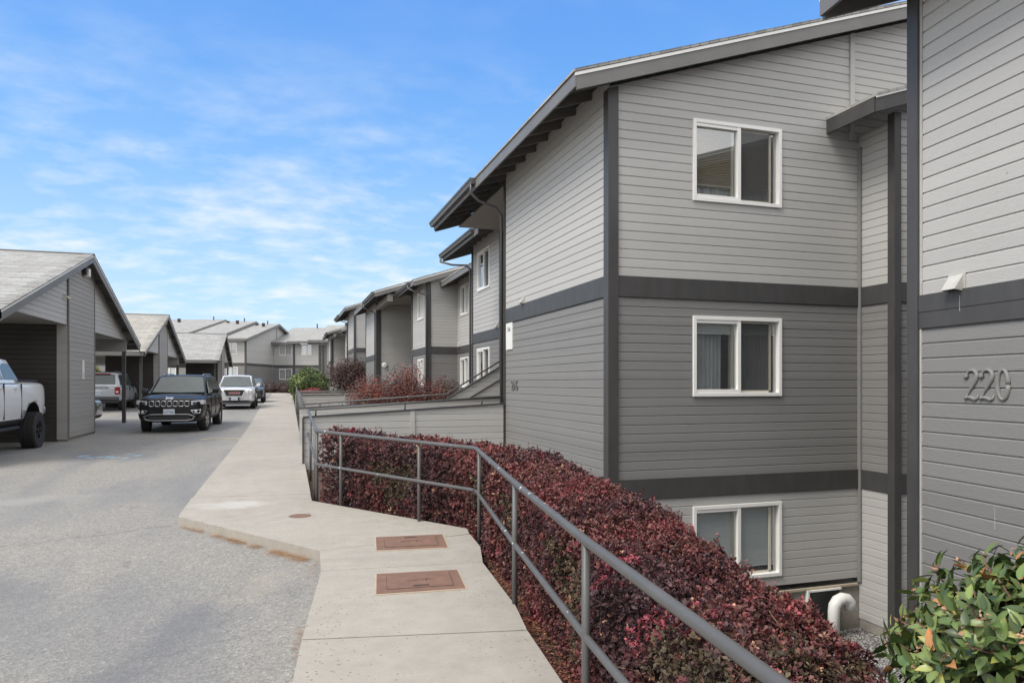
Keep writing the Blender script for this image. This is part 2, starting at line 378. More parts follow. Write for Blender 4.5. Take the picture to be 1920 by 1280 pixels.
# ------------------------------------------------------------------ ground heights
def lerp(P,y):
    for (a,b),(c,d) in zip(P,P[1:]):
        if y<=c: return b+(d-b)*(y-a)/(c-a)
    return P[-1][1]
HP=[(-60,-.1),(0,-.1),(20,-.01),(30,.14),(35,.26),(40,.34),(60,.42),(85,.48),(400,.6)]
OP=[(-60,.1),(12,.1),(25,.03),(500,.03)]
H=lambda y: lerp(HP,y)
HW=lambda y: lerp(HP,y)+lerp(OP,y)
EDGE=[(-60,1.1),(0,1.3),(3.48,1.40),(4.78,1.56),(6.58,1.79),(7.43,1.87),(7.55,1.7),(9.75,.34),(14.6,.37),(23,.43),(38,.5),(60,.62),(85,.75),(400,1.2)]
# terrain: asphalt lot, one sheet to the horizon, dropping into the light well on the right
def ground():
    xs=[-900,-300,-120,-60,-40,-30,-22,-16,-12,-9,-6,-4,-2,-.6,.2]; off=[.0,.12,.5,1.0,1.6,2.3,3.2,4.2,5.6,8,12,20,40,120,400,900]
    ys=[-300,-60,-20,-6,0,2,3.5,4.8,6,7.4,8.6,9.8,12,14.1,14.4,18.5,19,21,23,26,30,33.3,38,43,48,55,65,80,100,140,220,400,900]
    mb=MB(); nx=len(xs)+len(off)
    mats=[]
    for y in ys:
        e=lerp(EDGE,y)-.05
        for x in xs: mb.v.append((min(x,e-.1) if x<.2 else e-.02,y,H(y)-.0))
        for d in off:
            h=H(y)-.02
            if y<14.2: dep=lerp([(-10,-.4),(1,-2.35),(14.2,-2.35)],y); z=lerp([(0,h),(.5,h-.05),(1.1,h-.35),(2.2,h-1.1),(3.6,dep),(900,dep)],d)
            elif y<18.6: z=h-.4 if d>.3 else h
            else: z=lerp([(0,h),(.6,h-.05),(4,h-.25),(900,h-.25)],d)
            mb.v.append((e+d,y,z))
    for j in range(len(ys)-1):
        for i in range(nx-1): a=j*nx+i; mb.f.append((a,a+1,a+1+nx,a+nx))
    o=mb.build('asphalt_ground',[M['asph'],M['mulch'],M['gravel']],kind='structure')
    for p in o.data.polygons:
        c=p.center; e=lerp(EDGE,c.y)-.05
        if c.x>e-.03 and c.y<60: p.material_index=1
        if c.x>e+2.3 and c.y<14.2: p.material_index=2
    return o
ground()
# near and far sidewalk slabs: real slabs with open joints over a dark bed
def sidewalk():
    mb=MB()
    def slab(poly,dep=.14):
        c=(sum(p[0] for p in poly)/len(poly),sum(p[1] for p in poly)/len(poly))
        top=[(x,y,HW(y)) for x,y in poly]; n=len(poly)
        mb.add(top+[(x,y,HW(y)-dep) for x,y in poly],[tuple(range(n)),tuple(range(2*n-1,n-1,-1))]+[(i,(i+1)%n,(i+1)%n+n,i+n) for i in range(n)])
    g=.006
    # notch slab (wide landing) and near strip, corners measured on the ground
    slab([(-1.19,9.08),(.31,6.87),(1.83,7.16),(1.87,7.43),(.34,9.75),(.34,10.35),(-1.2,10.45)])
    slab([(.31,6.866),(.29,6.142),(1.66,6.02),(1.79,6.58),(1.835,7.14)])
    slab([(.289,6.135),(.10,4.56),(1.48,4.30),(1.56,4.78),(1.656,6.015)])
    slab([(.098,4.545),(-.06,2.9),(1.33,2.7),(1.40,3.48),(1.478,4.285)])
    slab([(-.062,2.885),(-.22,1.2),(1.22,1.0),(1.328,2.685)])
    slab([(-.222,1.185),(-.4,-.6),(1.1,-.8),(1.218,.985)])
    slab([(-.402,-.615),(-.9,-6),(.7,-6.1),(1.098,-.815)])
    y=10.46
    while y<79:
        y1=y+1.52 if y<60 else y+2.5
        eR=lambda t: lerp(EDGE,t); eL=lambda t: lerp([(9,-1.19),(20,-1.18),(40,-1.2),(60,-1.22),(80,-1.3)],t)
        a=.0 if y>10.5 else .1
        slab([(eL(y),y+.004),(eR(y),y+.004-a),(eR(y1),y1-.004),(eL(y1),y1-.004)]); y=y1
    o=mb.build('sidewalk',M['conc'],kind='structure')
    mb=MB()   # crossing path in the distance
    mb.hexa([(-22,79.2,H(80)-.1),(14,79.2,H(80)-.1),(14,83,H(80)-.1),(-22,83,H(80)-.1)],[(-22,79.2,H(80)+.03),(14,79.2,H(80)+.03),(14,83,H(80)+.06),(-22,83,H(80)+.06)])
    mb.build('cross_path',M['conc'],kind='structure')
    mb=MB() # concrete apron in front of the second carport
    mb.hexa([(-14,33.0,H(33)-.1),(-5.75,33.0,H(33)-.1),(-5.9,50,H(50)-.1),(-14,50,H(50)-.1)],[(-14,33.0,H(33)+.005),(-5.75,33.0,H(33)+.005),(-5.9,50,H(50)+.0),(-14,50,H(50)+.0)])
sidewalk()
def flatpatch(name,poly,z_off,mat,label,cat,walk=False,irregular=0,kind='structure'):
    pts=[]
    n=len(poly)
    for i in range(n):
        a=poly[i];b=poly[(i+1)%n]
        k=6 if irregular else 1
        for j in range(k):
            t=j/k; pts.append((a[0]+(b[0]-a[0])*t+random.uniform(-1,1)*irregular,a[1]+(b[1]-a[1])*t+random.uniform(-1,1)*irregular))
    hf=HW if walk else H
    mb=MB(); mb.add([(x,y,hf(y)+z_off) for x,y in pts],[tuple(range(len(pts)))])
    return mb.build(name,mat,kind=kind)
def crack(pts,w):
    P=[]
    for a,b in zip(pts,pts[1:]):
        k=max(2,int(math.hypot(b[0]-a[0],b[1]-a[1])/.07))
        for j in range(k): t=j/k; P.append((a[0]+(b[0]-a[0])*t+random.gauss(0,.008),a[1]+(b[1]-a[1])*t+random.gauss(0,.012)))
    mb=MB(); v=[]
    for i,(x,y) in enumerate(P):
        q=w*random.uniform(.25,1); v+=[(x,y-q,H(y)+.003),(x,y+q,H(y)+.003)]
    mb.add(v,[(2*i,2*i+2,2*i+3,2*i+1) for i in range(len(P)-1)]); mb.build('pavement_crack',M['crack'],kind='structure')
M['crack']=pm('dirt filled crack',(.12,.112,.10),.95,var=.3,scale=9)
for L_,w_ in zip([[(-2.76, 8.46), (-2.48, 8.47), (-2.2, 8.69), (-1.85, 8.72), (-1.53, 9.0), (-1.18, 9.08)], [(-4.24, 18.69), (-3.7, 19.61), (-2.51, 18.83), (-1.47, 20.74)], [(-1.8, 5.53), (-1.91, 6.27), (-1.7, 6.57), (-1.4, 6.79), (-0.98, 6.45)]],(.006,.010)): crack(L_,w_)
for i in range(9):
    x=-4.4+i*.15+random.uniform(-.05,.05); y=17.4+random.uniform(-.5,.5)
    flatpatch('blue_marking',[(x,y),(x+.16,y+.05),(x+.22,y+.3),(x+.03,y+.26)],.004,M['bluepaint'],'','',irregular=.05)
for i in range(7):
    x=-2.25+i*.15; y=21.6+random.uniform(-.25,.15)
    flatpatch('yellow_paint_mark',[(x,y),(x+.17,y),(x+.16,y+.35),(x,y+.3)],.004,M['yellowpaint'],'','',irregular=.04)
if 0: flatpatch('pale_stain',[(-1.02,9.55),(-.35,9.35),(-.1,9.75),(-.5,10.0),(-.95,9.95)],.003,M['white_patch'],'','',walk=True,irregular=.09)
# ------------------------------------------------------------------ siding, windows, trims
BP=.13165
def siding(P,Q,z0,z1,holes=(),mat=None,parent=None,clips=(),name='wall',rev=False):
    """boards from P to Q (outward = right hand side when walking P->Q); real bevelled joints"""
    P=Vector(P).to_2d() if len(P)==3 else Vector(P);Q=Vector(Q); L=(Q-P).length; d=(Q-P)/L; n=Vector((d.y,-d.x))
    mb=MB()
    def off(z):   # profile within board
        t=(z-z0)%BP
        return t
    levels=[]; k=0
    while z0+k*BP<z1-1e-4:
        b=z0+k*BP; levels.append((b,min(b+BP,z1),k)); k+=1
    def strip(za,da,zb,db):
        # split for holes
        zs=sorted({za,zb}|{h for q in holes for h in (q[2],q[3]) if za+1e-5<h<zb-1e-5})
        for a,b in zip(zs,zs[1:]):
            fa=da+(db-da)*(a-za)/(zb-za) if zb>za else da; fb=da+(db-da)*(b-za)/(zb-za)
            iv=[(0,L)]; m=(a+b)/2
            for (h0,h1,hz0,hz1) in holes:
                if hz0<m<hz1:
                    ni=[]
                    for (i0,i1) in iv:
                        if h1<=i0 or h0>=i1: ni.append((i0,i1)); continue
                        if h0>i0: ni.append((i0,h0))
                        if h1<i1: ni.append((h1,i1))
                    iv=ni
            for i0,i1 in iv:
                pts=[(i0,fa,a),(i1,fa,a),(i1,fb,b),(i0,fb,b)]
                mb.add([(P.x+d.x*s+n.x*o,P.y+d.y*s+n.y*o,z) for s,o,z in pts],[(0,1,2,3)])
    for b,t,k in levels:
        h=t-b
        if h<.03: strip(b,0,t,0); continue
        strip(b,0,t-.020,0); strip(t-.020,0,t-.007,-.012); strip(t-.007,-.012,t,-.012)
        if t<z1-1e-4: # underside lip of the next board
            iv=[(0,L)]
            for (h0,h1,hz0,hz1) in holes:
                if hz0<t<hz1:
                    ni=[]
                    for (i0,i1) in iv:
                        if h1<=i0 or h0>=i1: ni.append((i0,i1)); continue
                        if h0>i0: ni.append((i0,h0))
                        if h1<i1: ni.append((h1,i1))
                    iv=ni
            for i0,i1 in iv:
                mb.add([(P.x+d.x*s+n.x*o,P.y+d.y*s+n.y*o,t) for s,o in ((i0,-.012),(i1,-.012),(i1,0),(i0,0))],[(0,1,2,3)])
    # backing sheet
    o_=OFF.get(parent.name,Vector((0,0,0)))
    me=bpy.data.meshes.new(name); bm=bmesh.new(); vs=[bm.verts.new(v) for v in mb.v]
    for f in mb.f: bm.faces.new([vs[i] for i in f])
    for co,no in clips: bmesh.ops.bisect_plane(bm,geom=bm.verts[:]+bm.edges[:]+bm.faces[:],plane_co=co,plane_no=no,clear_outer=True)
    for v in bm.verts: v.co-=o_
    bm.to_mesh(me); bm.free(); return finish(name,me,mat,parent)
def fr(P,Q):
    P=Vector(P);Q=Vector(Q);d=(Q-P).normalized(); return (P.x,P.y,d.x,d.y)
def window(parent,f,s0,s1,z0,z1,style='curtain',detail=True,label=None):
    """f: wall frame; slider window with frame proud of the siding and real depth behind"""
    mb=MB(); w=.055
    e=.03
    for a in ((s0-e,s0+w-e,z0-e,z1+e),(s1-w+e,s1+e,z0-e,z1+e)): mb.ob(f,a[0],a[1],-.09,.028,a[2],a[3])
    mb.ob(f,s0+w-e,s1-w+e,-.09,.028,z1-w+e,z1+e); mb.ob(f,s0+w-e,s1-w+e,-.09,.028,z0-e,z0+w-e)
    mid=(s0+s1)/2
    mb.ob(f,mid-.012,mid+.045,-.06,.02,z0+w-e,z1-w+e)
    # fixed (left) sash fatter and nearer the face
    a0,a1=s0+w-e,mid-.012
    mb.ob(f,a0,a1,-.05,.016,z1-w+e-.05,z1-w+e); mb.ob(f,a0,a1,-.05,.016,z0+w-e,z0+w-e+.05)
    o=mb.build('window',M['vinyl'],parent,bevel=.003 if detail else 0)
    if label: o['label']=label
    if detail:
        mb=MB(); b0,b1=mid+.045,s1-w+e
        mb.ob(f,b1-.14,b1-.10,-.07,-.04,z0+.06,z1-.06); mb.ob(f,b0,b1-.14,-.07,-.045,z0+w-e,z0+w-e+.035); mb.ob(f,b0,b1-.14,-.07,-.045,z1-w,z1-w+.02)
        mb.ob(f,a1-.06,a1-.025,-.095,-.055,z0+.06,z1-.06)
        mb.build('sash',M['sash'],o)
    px,py,rx,ry=f; nx,ny=ry,-rx
    P=lambda a,d,z:(px+rx*a+nx*d,py+ry*a+ny*d,z)
    for (q0,q1,qd) in ((a0,a1,-.03),(mid+.04,s1-w+e,-.05)):
        mb=MB(); mb.add([P(q0,qd,z0+.02),P(q1,qd,z0+.02),P(q1,qd,z1-.02),P(q0,qd,z1-.02)],[(0,1,2,3)]); mb.build('pane',M['glass'],o)
    # room box behind
    mb=MB()
    a,b,c,d_=s0-.02,s1+.02,z0-.02,z1+.02
    mb.add([P(a,-.09,c),P(b,-.09,c),P(b,-.09,d_),P(a,-.09,d_),P(a,-.6,c),P(b,-.6,c),P(b,-.6,d_),P(a,-.6,d_)],[(4,5,6,7),(0,1,5,4),(1,2,6,5),(2,3,7,6),(3,0,4,7)])
    mb.build('room',M['room'],o)
    def slats(za,zb,sa,sb,mat,nm,step=.026):
        m=MB(); z=za
        while z<zb:
            p=[P(sa,-.075,z),P(sb,-.075,z),P(sb,-.094,z+.021),P(sa,-.094,z+.021)]; m.add(p,[(0,1,2,3)]); z+=step
        m.ob(f,sa,sb,-.101,-.097,za,zb); m.ob(f,sa,sb,-.10,-.075,za-.03,za-.008); m.build(nm,mat,o)
    def cloth(za,zb,sa,sb,mat,nm,amp=.022):
        m=MB(); n=26 if detail else 8; v=[]
        for i in range(n+1):
            s=sa+(sb-sa)*i/n; dd=-.16+amp*math.sin(i*1.9+sa*7)+amp*.4*math.sin(i*4.1)
            v+= [P(s,dd,za),P(s,dd*.95,zb)]
        m.add(v,[(2*i,2*i+2,2*i+3,2*i+1) for i in range(n)]); m.build(nm,mat,o,smooth=True)
    if style=='blinds_tan':
        slats(z0+.26,z1-.03,s0+.04,s1-.08,M['blindt'],'blind'); cloth(z0,z0+.34,s0+.03,s1-.05,M['curtainw'],'curtain')
    elif style=='curtain':
        cloth(z0,z1-.22,s0+.02,mid-.20,M['curtain'],'curtain',.018); cloth(z0,z1-.20,mid-.08,s1-.05,M['curtain'],'curtain',.018); slats(z1-.2,z1-.03,s0+.03,s1-.05,M['blindw'],'blind')
    elif style=='blinds_white':
        slats(z0+.16,z1-.03,s0+.04,s1-.05,M['blindw'],'blind',.026 if detail else .06)
    elif style=='half':
        slats(z0+.5,z1-.03,s0+.04,s1-.05,M['blindt'],'blind',.05)
    elif style=='cloth':
        cloth(z0,z1-.03,s0+.03,mid-.02,M['curtainw'],'curtain'); cloth(z0,z1-.03,mid+.1,s1-.05,M['curtain'],'curtain')
    if detail and style!='blinds_white':
        mb=MB(); mb.ob(f,mid+.05,s1-w+e-.10,-.042,-.040,z0+.06,z1-.06); 
        sc_=mb.build('insect_screen',screenmat,o)
    return o
def scr():
    m,t,b=nt('fine insect mesh'); o=[n for n in t.nodes if n.type=='OUTPUT_MATERIAL'][0]
    tr=N(t,'ShaderNodeBsdfTransparent'); mx=N(t,'ShaderNodeMixShader'); mx.inputs[0].default_value=.36
    b.inputs['Base Color'].default_value=(.07,.07,.07,1); b.inputs['Roughness'].default_value=.8
    t.links.new(tr.outputs[0],mx.inputs[1]); t.links.new(b.outputs[0],mx.inputs[2]); t.links.new(mx.outputs[0],o.inputs[0]); return m
screenmat=scr()
SL=.324
def slope_roof(parent,xe,ze,xr,y0,y1,xb=None,mat='sh_y',white=True,gut=None,rafters=None,fasc=True):
    """single slope rising +x from eave (xe,ze top surface) to ridge xr, and back slope to xb"""
    zr=ze+SL*(xr-xe); th=.035
    mb=MB(); mb.prism([(xe-.02,ze-.006),(xr,zr),(xr,zr-th),(xe-.02,ze-th-.006)],'y',y0-.02,y1+.02)
    if xb: mb.prism([(xr,zr),(xb,zr-SL*(xb-xr)),(xb,zr-SL*(xb-xr)-th),(xr,zr-th)],'y',y0-.02,y1+.02)
    # lifted shingle butts along the rake so the edge is not a ruled line
    x=xe
    while x<xr-.2:
        for yy in (y0,):
            z=ze+SL*(x-xe); h=random.uniform(.003,.012); mb.prism([(x,z),(x+.14,z+SL*.14+.001),(x+.14,z+SL*.14+h*.2),(x,z+h)],'y',yy-.025,yy+.3)
        x+=.14
    rf=mb.build('roof',M[mat],parent)
    mb=MB()
    def rake(y,t):
        mb.prism([(xe+.03,ze-.05+0.0),(xr,zr-.05),(xr,zr-.27),(xe+.03,ze-.27)],'y',y,y+t)
    rake(y0,.035); rake(y1-.035,.035)
    if fasc: mb.box(xe,xe+.028,y0+.0,y1-.0,ze-.235,ze-.045)
    mb.build('fascia',M['fascia'],rf)
    if white:
        mb=MB()
        for y in (y0-.012,y1): mb.prism([(xe,ze-.045),(xr,zr-.042),(xr,zr-.085),(xe,ze-.09)],'y',y,y+.012)
        mb.build('drip_edge',M['flash'],rf)
    if rafters:
        x1,sp=rafters; mb=MB(); y=y0+.3
        while y<y1-.15:
            mb.prism([(xe+.03,ze-.05),(x1,ze-.05+SL*(x1-xe-.03)),(x1,ze-.20+SL*(x1-xe-.03)),(xe+.03,ze-.20)],'y',y-.02,y+.02); y+=sp
        mb.build('rafter',M['under'],rf); mb=MB()
        mb.prism([(xe+.03,ze-.036),(x1+.3,ze-.036+SL*(x1+.27-xe)),(x1+.3,ze-.05+SL*(x1+.27-xe)),(xe+.03,ze-.05)],'y',y0+.04,y1-.04)
        mb.build('roof_deck',M['under'],rf)
    if gut:
        g0,g1=gut; mb=MB(); zz=ze-.03
        prof=[(xe-.006,zz),(xe-.125,zz),(xe-.125,zz-.03),(xe-.10,zz-.075),(xe-.085,zz-.12),(xe-.006,zz-.12)]
        n=len(prof); vs=[(x,g0,z) for x,z in prof]+[(x,g1,z) for x,z in prof]
        mb.add(vs,[tuple(range(n))[::-1],tuple(range(n,2*n))]+[(i,(i+1)%n,(i+1)%n+n,i+n) for i in range(1,n-1)])
        mb.add([(xe-.010,g0,zz-.05),(xe-.12,g0,zz-.05),(xe-.12,g1,zz-.05),(xe-.010,g1,zz-.05)],[(0,1,2,3)])
        mb.build('gutter',M['gutter'],rf)
    return rf
def downspout(parent,pts,w=.055,name='downspout'):
    mb=MB(); mb.tube(pts,w/2*1.1,8); o=mb.build(name,M['gutter'],parent,smooth=True); return o
def hood(parent,f,s,z,w=.16,name='vent_hood',mat='hoodw'):
    px,py,rx,ry=f; nx,ny=ry,-rx; P=lambda a,d,zz:(px+rx*a+nx*d,py+ry*a+ny*d,zz)
    mb=MB(); mb.ob(f,s-w*.6,s+w*.6,.0,.012,z-w*.5,z+w*.55)
    mb.add([P(s-w/2,.012,z+w*.5),P(s+w/2,.012,z+w*.5),P(s+w/2,.10,z-w*.35),P(s-w/2,.10,z-w*.35),P(s-w/2,.012,z-w*.45),P(s+w/2,.012,z-w*.45)],[(0,1,2,3),(0,3,4),(1,5,2),(0,4,5,1)])
    return mb.build(name,M[mat],parent)
ZB=3.14; ZBb=2.843; ZL=.21; ZLb=-.085
def facade(parent,P,Q,dz,top,zbot=-.4,holes=(),clips=(),lower=True):
    """three paint zones and two band boards on one wall plane"""
    f=fr(P,Q); L=(Vector(Q)-Vector(P)).length
    siding(P,Q,ZB,top,holes,M['side_light'],parent,clips,'upper_wall')
    siding(P,Q,ZL,ZBb,holes,M['side_dark'],parent,(),'lower_wall')
    if zbot<ZLb-.1: siding(P,Q,zbot+((ZLb-zbot)%BP),ZLb,holes,M['side_light'],parent,(),'basement_wall')
    mb=MB(); mb.ob(f,0,L,0,.022,ZBb,ZB); mb.ob(f,0,L,0,.022,ZLb,ZL); mb.build('band_board',M['trim'],parent)
    return f
def corner(parent,x,y,z0,z1,w=.10,sx=-1,sy=-1,name='corner_board',mat='trim',clips=()):
    """L shaped corner board at outer corner; sx,sy sign of outward sides"""
    mb=MB(); t=.03
    mb.box(*(sorted((x+sx*t,x-sx*w))),*(sorted((y+sy*t,y))),z0,z1); mb.box(*(sorted((x+sx*t,x))),*(sorted((y,y-sy*w))),z0,z1)
    return mb.build(name,M[mat],parent,clips=clips)
def row_building(dx,dy,dz,label,full):
    rt=root('apartment_building',(4.41,9.2,0),label,'building','apartment buildings along the walkway')
    OFF[rt.name]=Vector((4.41,9.2,0))
    XA,XB,XC,XG=4.41,5.65,7.0,4.63; YE=9.2
    ze=5.86
    cl=lambda x0,z: [(Vector((x0,0,z)),Vector((-SL,0,1)))]
    # ---- block A
    w_side=facade(rt,(XA,14.22),(XA,9.2),0,6.08,-2.3,clips=cl(XA,5.97))
    x1=8.85; Xend=15.5
    P=(XA,9.2);Q=(x1,9.2)
    hl=[(1.36,2.93,4.31,5.53),(1.36,2.93,1.40,2.60),(1.36,2.93,-1.38,-.23)] if full else [(1.36,2.93,4.31,5.53),(1.36,2.93,1.40,2.60)]
    hl=[(a+.03,b-.03,c+.03,d-.03) for a,b,c,d in hl]
    f=facade(rt,P,Q,0,8.6,-1.62 if full else -.5,hl,clips=cl(XA,5.83))
    siding(Q,(Xend,9.2),ZB,9.8,(),M['side_light'],rt,cl(XA,5.83),'upper_wall')
    siding(Q,(Xend,9.2),-.5,ZBb,(),M['side_dark'],rt,(),'lower_wall')
    st=['blinds_tan','curtain','blinds_white']
    lb=['window with tan blinds over white curtains','window with grey curtain','basement window with closed white blinds']
    for h,s_,l_ in zip(hl,st,lb): window(rt,f,h[0],h[1],h[2],h[3],s_,full,l_ if full else None)
    corner(rt,XA,9.2,-2.3,6.1,.13,clips=cl(XA,5.80)); corner(rt,XA,14.22,-.4,5.9,.05,sy=1)
    mb=MB(); mb.box(8.655,8.745,9.172,9.2,5.5,7.35); mb.build('batten',M['side_light'],rt,clips=cl(XA,5.83))
    mb=MB(); mb.box(Xend-.02,Xend,9.2,18.6,-.5,8.4); mb.box(XA+.06,XA+.08,9.25,14.2,-2.3,5.75); mb.build('inner_wall',M['room'],rt)
    # roof A (covers the breezeway too)
    slope_roof(rt,3.75,ze,11.6,8.9,18.45,19.5,gut=(14.15,18.47),rafters=(XA+.02,.62))
    mb=MB(); mb.box(XA,12,14.22,18.4,5.745,5.77); mb.build('ceiling',M['soffit'],rt)
    downspout(rt,[(3.68,14.25,5.74),(3.68,14.27,5.55),(3.85,14.28,5.40),(4.22,14.28,5.28),(4.34,14.28,5.12),(4.34,14.28,-.2)])
    # breezeway back and inner faces
    siding((12,18.65),(12,14.22),-.4,5.8,(),M['side_dark'],rt,(),'breezeway_wall')
    siding((12,14.22),(XA,14.22),-.4,5.8,(),M['side_dark'],rt,(),'breezeway_wall')
    siding((XB,18.65),(12,18.65),-.4,5.9,(),M['side_dark'],rt,(),'breezeway_wall')
    # ---- block B
    hb=[(21.7-21.03,21.7-19.73,4.42,5.56),(21.7-21.05,21.7-19.75,1.45,2.62)]
    f=facade(rt,(XB,21.7),(XB,18.65),0,5.95,-.3,hb,clips=cl(XB,5.98))
    for i,h in enumerate(hb): window(rt,f,*h,('cloth','cloth')[i],full)
    corner(rt,XB,18.65,-.3,5.85,.04); corner(rt,XB,21.7,-.3,5.9,.08,sy=1)
    slope_roof(rt,4.98,ze+.03,11.5,18.5,23.1,gut=(18.95,23.12),rafters=(XB+.02,.62))
    downspout(rt,[(4.9,23.0,5.75),(4.9,23.0,5.6),(5.2,22.6,5.45),(5.5,21.95,5.35),(5.6,21.8,5.2),(5.6,21.8,-.2)])
    hood(rt,f,21.7-18.9,3.2,.16); hood(rt,w_side,14.22-13.0,3.19,.13)
    # ---- link C (two sets of windows)
    hc=[(29.45-28.82,29.45-27.5,4.42,5.6),(29.45-28.82,29.45-27.5,1.45,2.63),(29.45-24.2,29.45-22.9,4.42,5.6),(29.45-24.2,29.45-22.9,1.45,2.63)]
    f=facade(rt,(XC,29.45),(XC,21.7),0,6.05,-.3,hc,clips=cl(XC,6.0))
    for i,h in enumerate(hc): window(rt,f,*h,('cloth','cloth','half','half')[i],False)
    siding((XC,21.7),(XB,21.7),-.3,5.9,(),M['side_dark'],rt,(),'lower_wall')
    slope_roof(rt,6.25,ze,11.5,23.0,29.38,rafters=(XC+.02,.62),gut=None)
    hood(rt,f,29.45-29.0,3.2,.2)
    # ---- block D/E
    f=facade(rt,(5.70,29.45),(XC,29.45),0,6.6,-.3,clips=cl(5.70,5.9))
    siding((XC,29.45),(11.3,29.45),ZB,8.2,(),M['side_light'],rt,cl(5.70,5.9),'upper_wall')
    he=[(33.2-31.57,33.2-30.28,4.42,5.6),(33.2-31.57,33.2-30.28,1.45,2.63)]
    f=facade(rt,(5.70,33.2),(5.70,29.45),0,5.95,-.3,he,clips=cl(5.7,5.98))
    for i,h in enumerate(he): window(rt,f,*h,'cloth',False)
    corner(rt,5.70,29.45,-.3,5.85,.16); corner(rt,5.70,33.2,-.3,5.85,.25,sy=1)
    slope_roof(rt,5.05,ze+.02,11.5,29.1,33.7,gut=(29.8,33.7),rafters=(5.72,.62))
    downspout(rt,[(4.97,29.95,5.76),(4.97,29.9,5.6),(5.3,29.6,5.42),(5.62,29.38,5.30),(5.64,29.37,5.1),(5.64,29.37,-.2)])
    hood(rt,f,33.2-32.6,3.18,.13)
    # ---- breezeway 2 + block G
    slope_roof(rt,3.98,ze+.03,11.5,33.4,43.4,19,gut=(33.4,38.0),rafters=(XG+.02,.62))
    mb=MB(); mb.box(XG,12,33.45,37.9,5.745,5.77); mb.box(4.6,4.85,33.5,37.9,5.45,5.74); mb.build('ceiling',M['soffit'],rt)
    siding((XG,37.9),(12,37.9),-.2,5.76,(),M['side_light'],rt,(),'breezeway_wall')
    siding((12,37.9),(12,33.2),-.2,5.8,(),M['side_dark'],rt,(),'breezeway_wall')
    siding((12,33.2),(5.7,33.2),-.2,5.8,(),M['side_dark'],rt,(),'breezeway_wall')
    f=facade(rt,(XG,43.05),(XG,37.9),0,5.95,-.2,clips=cl(XG,5.97))
    corner(rt,XG,37.9,-.2,5.85,.22); corner(rt,XG,43.05,-.2,5.85,.08,sy=1)
    siding((12,43.05),(XG,43.05),-.2,7,(),M['side_light'],rt,cl(XG,5.97),'upper_wall')
    mb=MB(); mb.lathe([(0,-.06),(.10,-.06),(.14,-.04),(.15,0)],(5.05,37.88,2.55),(0,1,0),16); mb.build('wall_lamp',M['white'],rt,smooth=True)
    downspout(rt,[(3.9,38.0,5.76),(3.9,38.0,5.6),(4.2,37.8,5.45),(4.52,37.75,5.3),(4.52,37.75,-.2)])
    # sign, numerals
    if full:
        mb=MB(); mb.ob(w_side,14.22-14.10,14.22-13.68,.0,.02,2.29,2.835); sg=mb.build('sign_board',M['white'],rt)
        text('sign_number','216',.13,.003,M['ink'],sg,frame_mtx((XA-.022,13.89,2.70),(0,-1,0),(0,0,1)))
        # closet bump-out with its own little roof
        facade(rt,(8.85,9.2),(8.85,8.5),0,5.6,-2.2)
        facade(rt,(8.85,8.5),(10.6,8.5),0,5.9,-2.2)
        mb=MB(); mb.box(8.815,8.885,9.135,9.2,-1.6,5.4); mb.build('inner_corner_trim',M['side_dark'],rt)
        corner(rt,8.85,8.5,-2.45,5.72,.10)
        mb=MB(); mb.prism([(8.2,5.82),(11,5.82+SL*2.8),(11,5.78+SL*2.8),(8.2,5.78)],'y',8.18,9.25); r2=mb.build('roof',M['sh_y'],rt)
        mb=MB(); mb.prism([(8.22,5.77),(11,5.77+SL*2.78),(11,5.56+SL*2.78),(8.22,5.56)],'y',8.2,8.235); mb.box(8.2,8.23,8.235,9.195,5.56,5.77); mb.build('fascia',M['trim'],r2)
        mb=MB(); mb.prism([(8.2,5.79),(11,5.79+SL*2.8),(11,5.75+SL*2.8),(8.2,5.75)],'y',8.186,8.199); mb.build('drip_edge',M['flash'],r2)
        mb=MB(); mb.box(4.45,8.86,9.21,9.5,-2.6,-1.62); mb.box(8.86,10.5,8.53,9.2,-2.7,-2.2); mb.build('foundation',M['found'],rt)
        mb=MB(); mb.box(4.45,8.8,9.17,9.23,-1.655,-1.62); mb.build('sill_strip',pm('aged plywood edge',(.42,.36,.27),.8),rt)
        mb=MB(); mb.tube([(8.13,8.96,-2.5),(8.13,8.96,-1.95),(8.145,8.96,-1.86),(8.20,8.96,-1.79),(8.29,8.96,-1.76),(8.38,8.96,-1.78),(8.435,8.96,-1.84),(8.45,8.96,-1.95)],.088,18)
        mb.build('vent_pipe',M['white'],rt,smooth=True)
        mb=MB(); mb.box(7.85,8.42,9.16,9.2,-2.6,-1.68); wp=mb.build('access_panel',M['blackpl'],rt)
        mb=MB(); mb.box(7.82,8.45,9.14,9.21,-1.68,-1.655); mb.box(7.80,7.83,9.14,9.21,-2.4,-1.655); mb.build('panel_frame',M['white'],wp)
        text('house_number','216',.28,.008,M['fascia'],rt,frame_mtx((XA-.01,13.55,1.55),(0,-1,0),(0,0,1)),.002,1.0)
    rt.location=(4.41+dx,9.2+dy,dz)
    return rt
row_building(0,0,0,'nearest grey apartment building with number 216 on its side wall','')if False else row_building(0,0,0,'grey two tone apartment building with the number 216 sign and white windows',True)
row_building(.12,40.3,.88,'farther grey apartment building on the right behind the green bush',False)
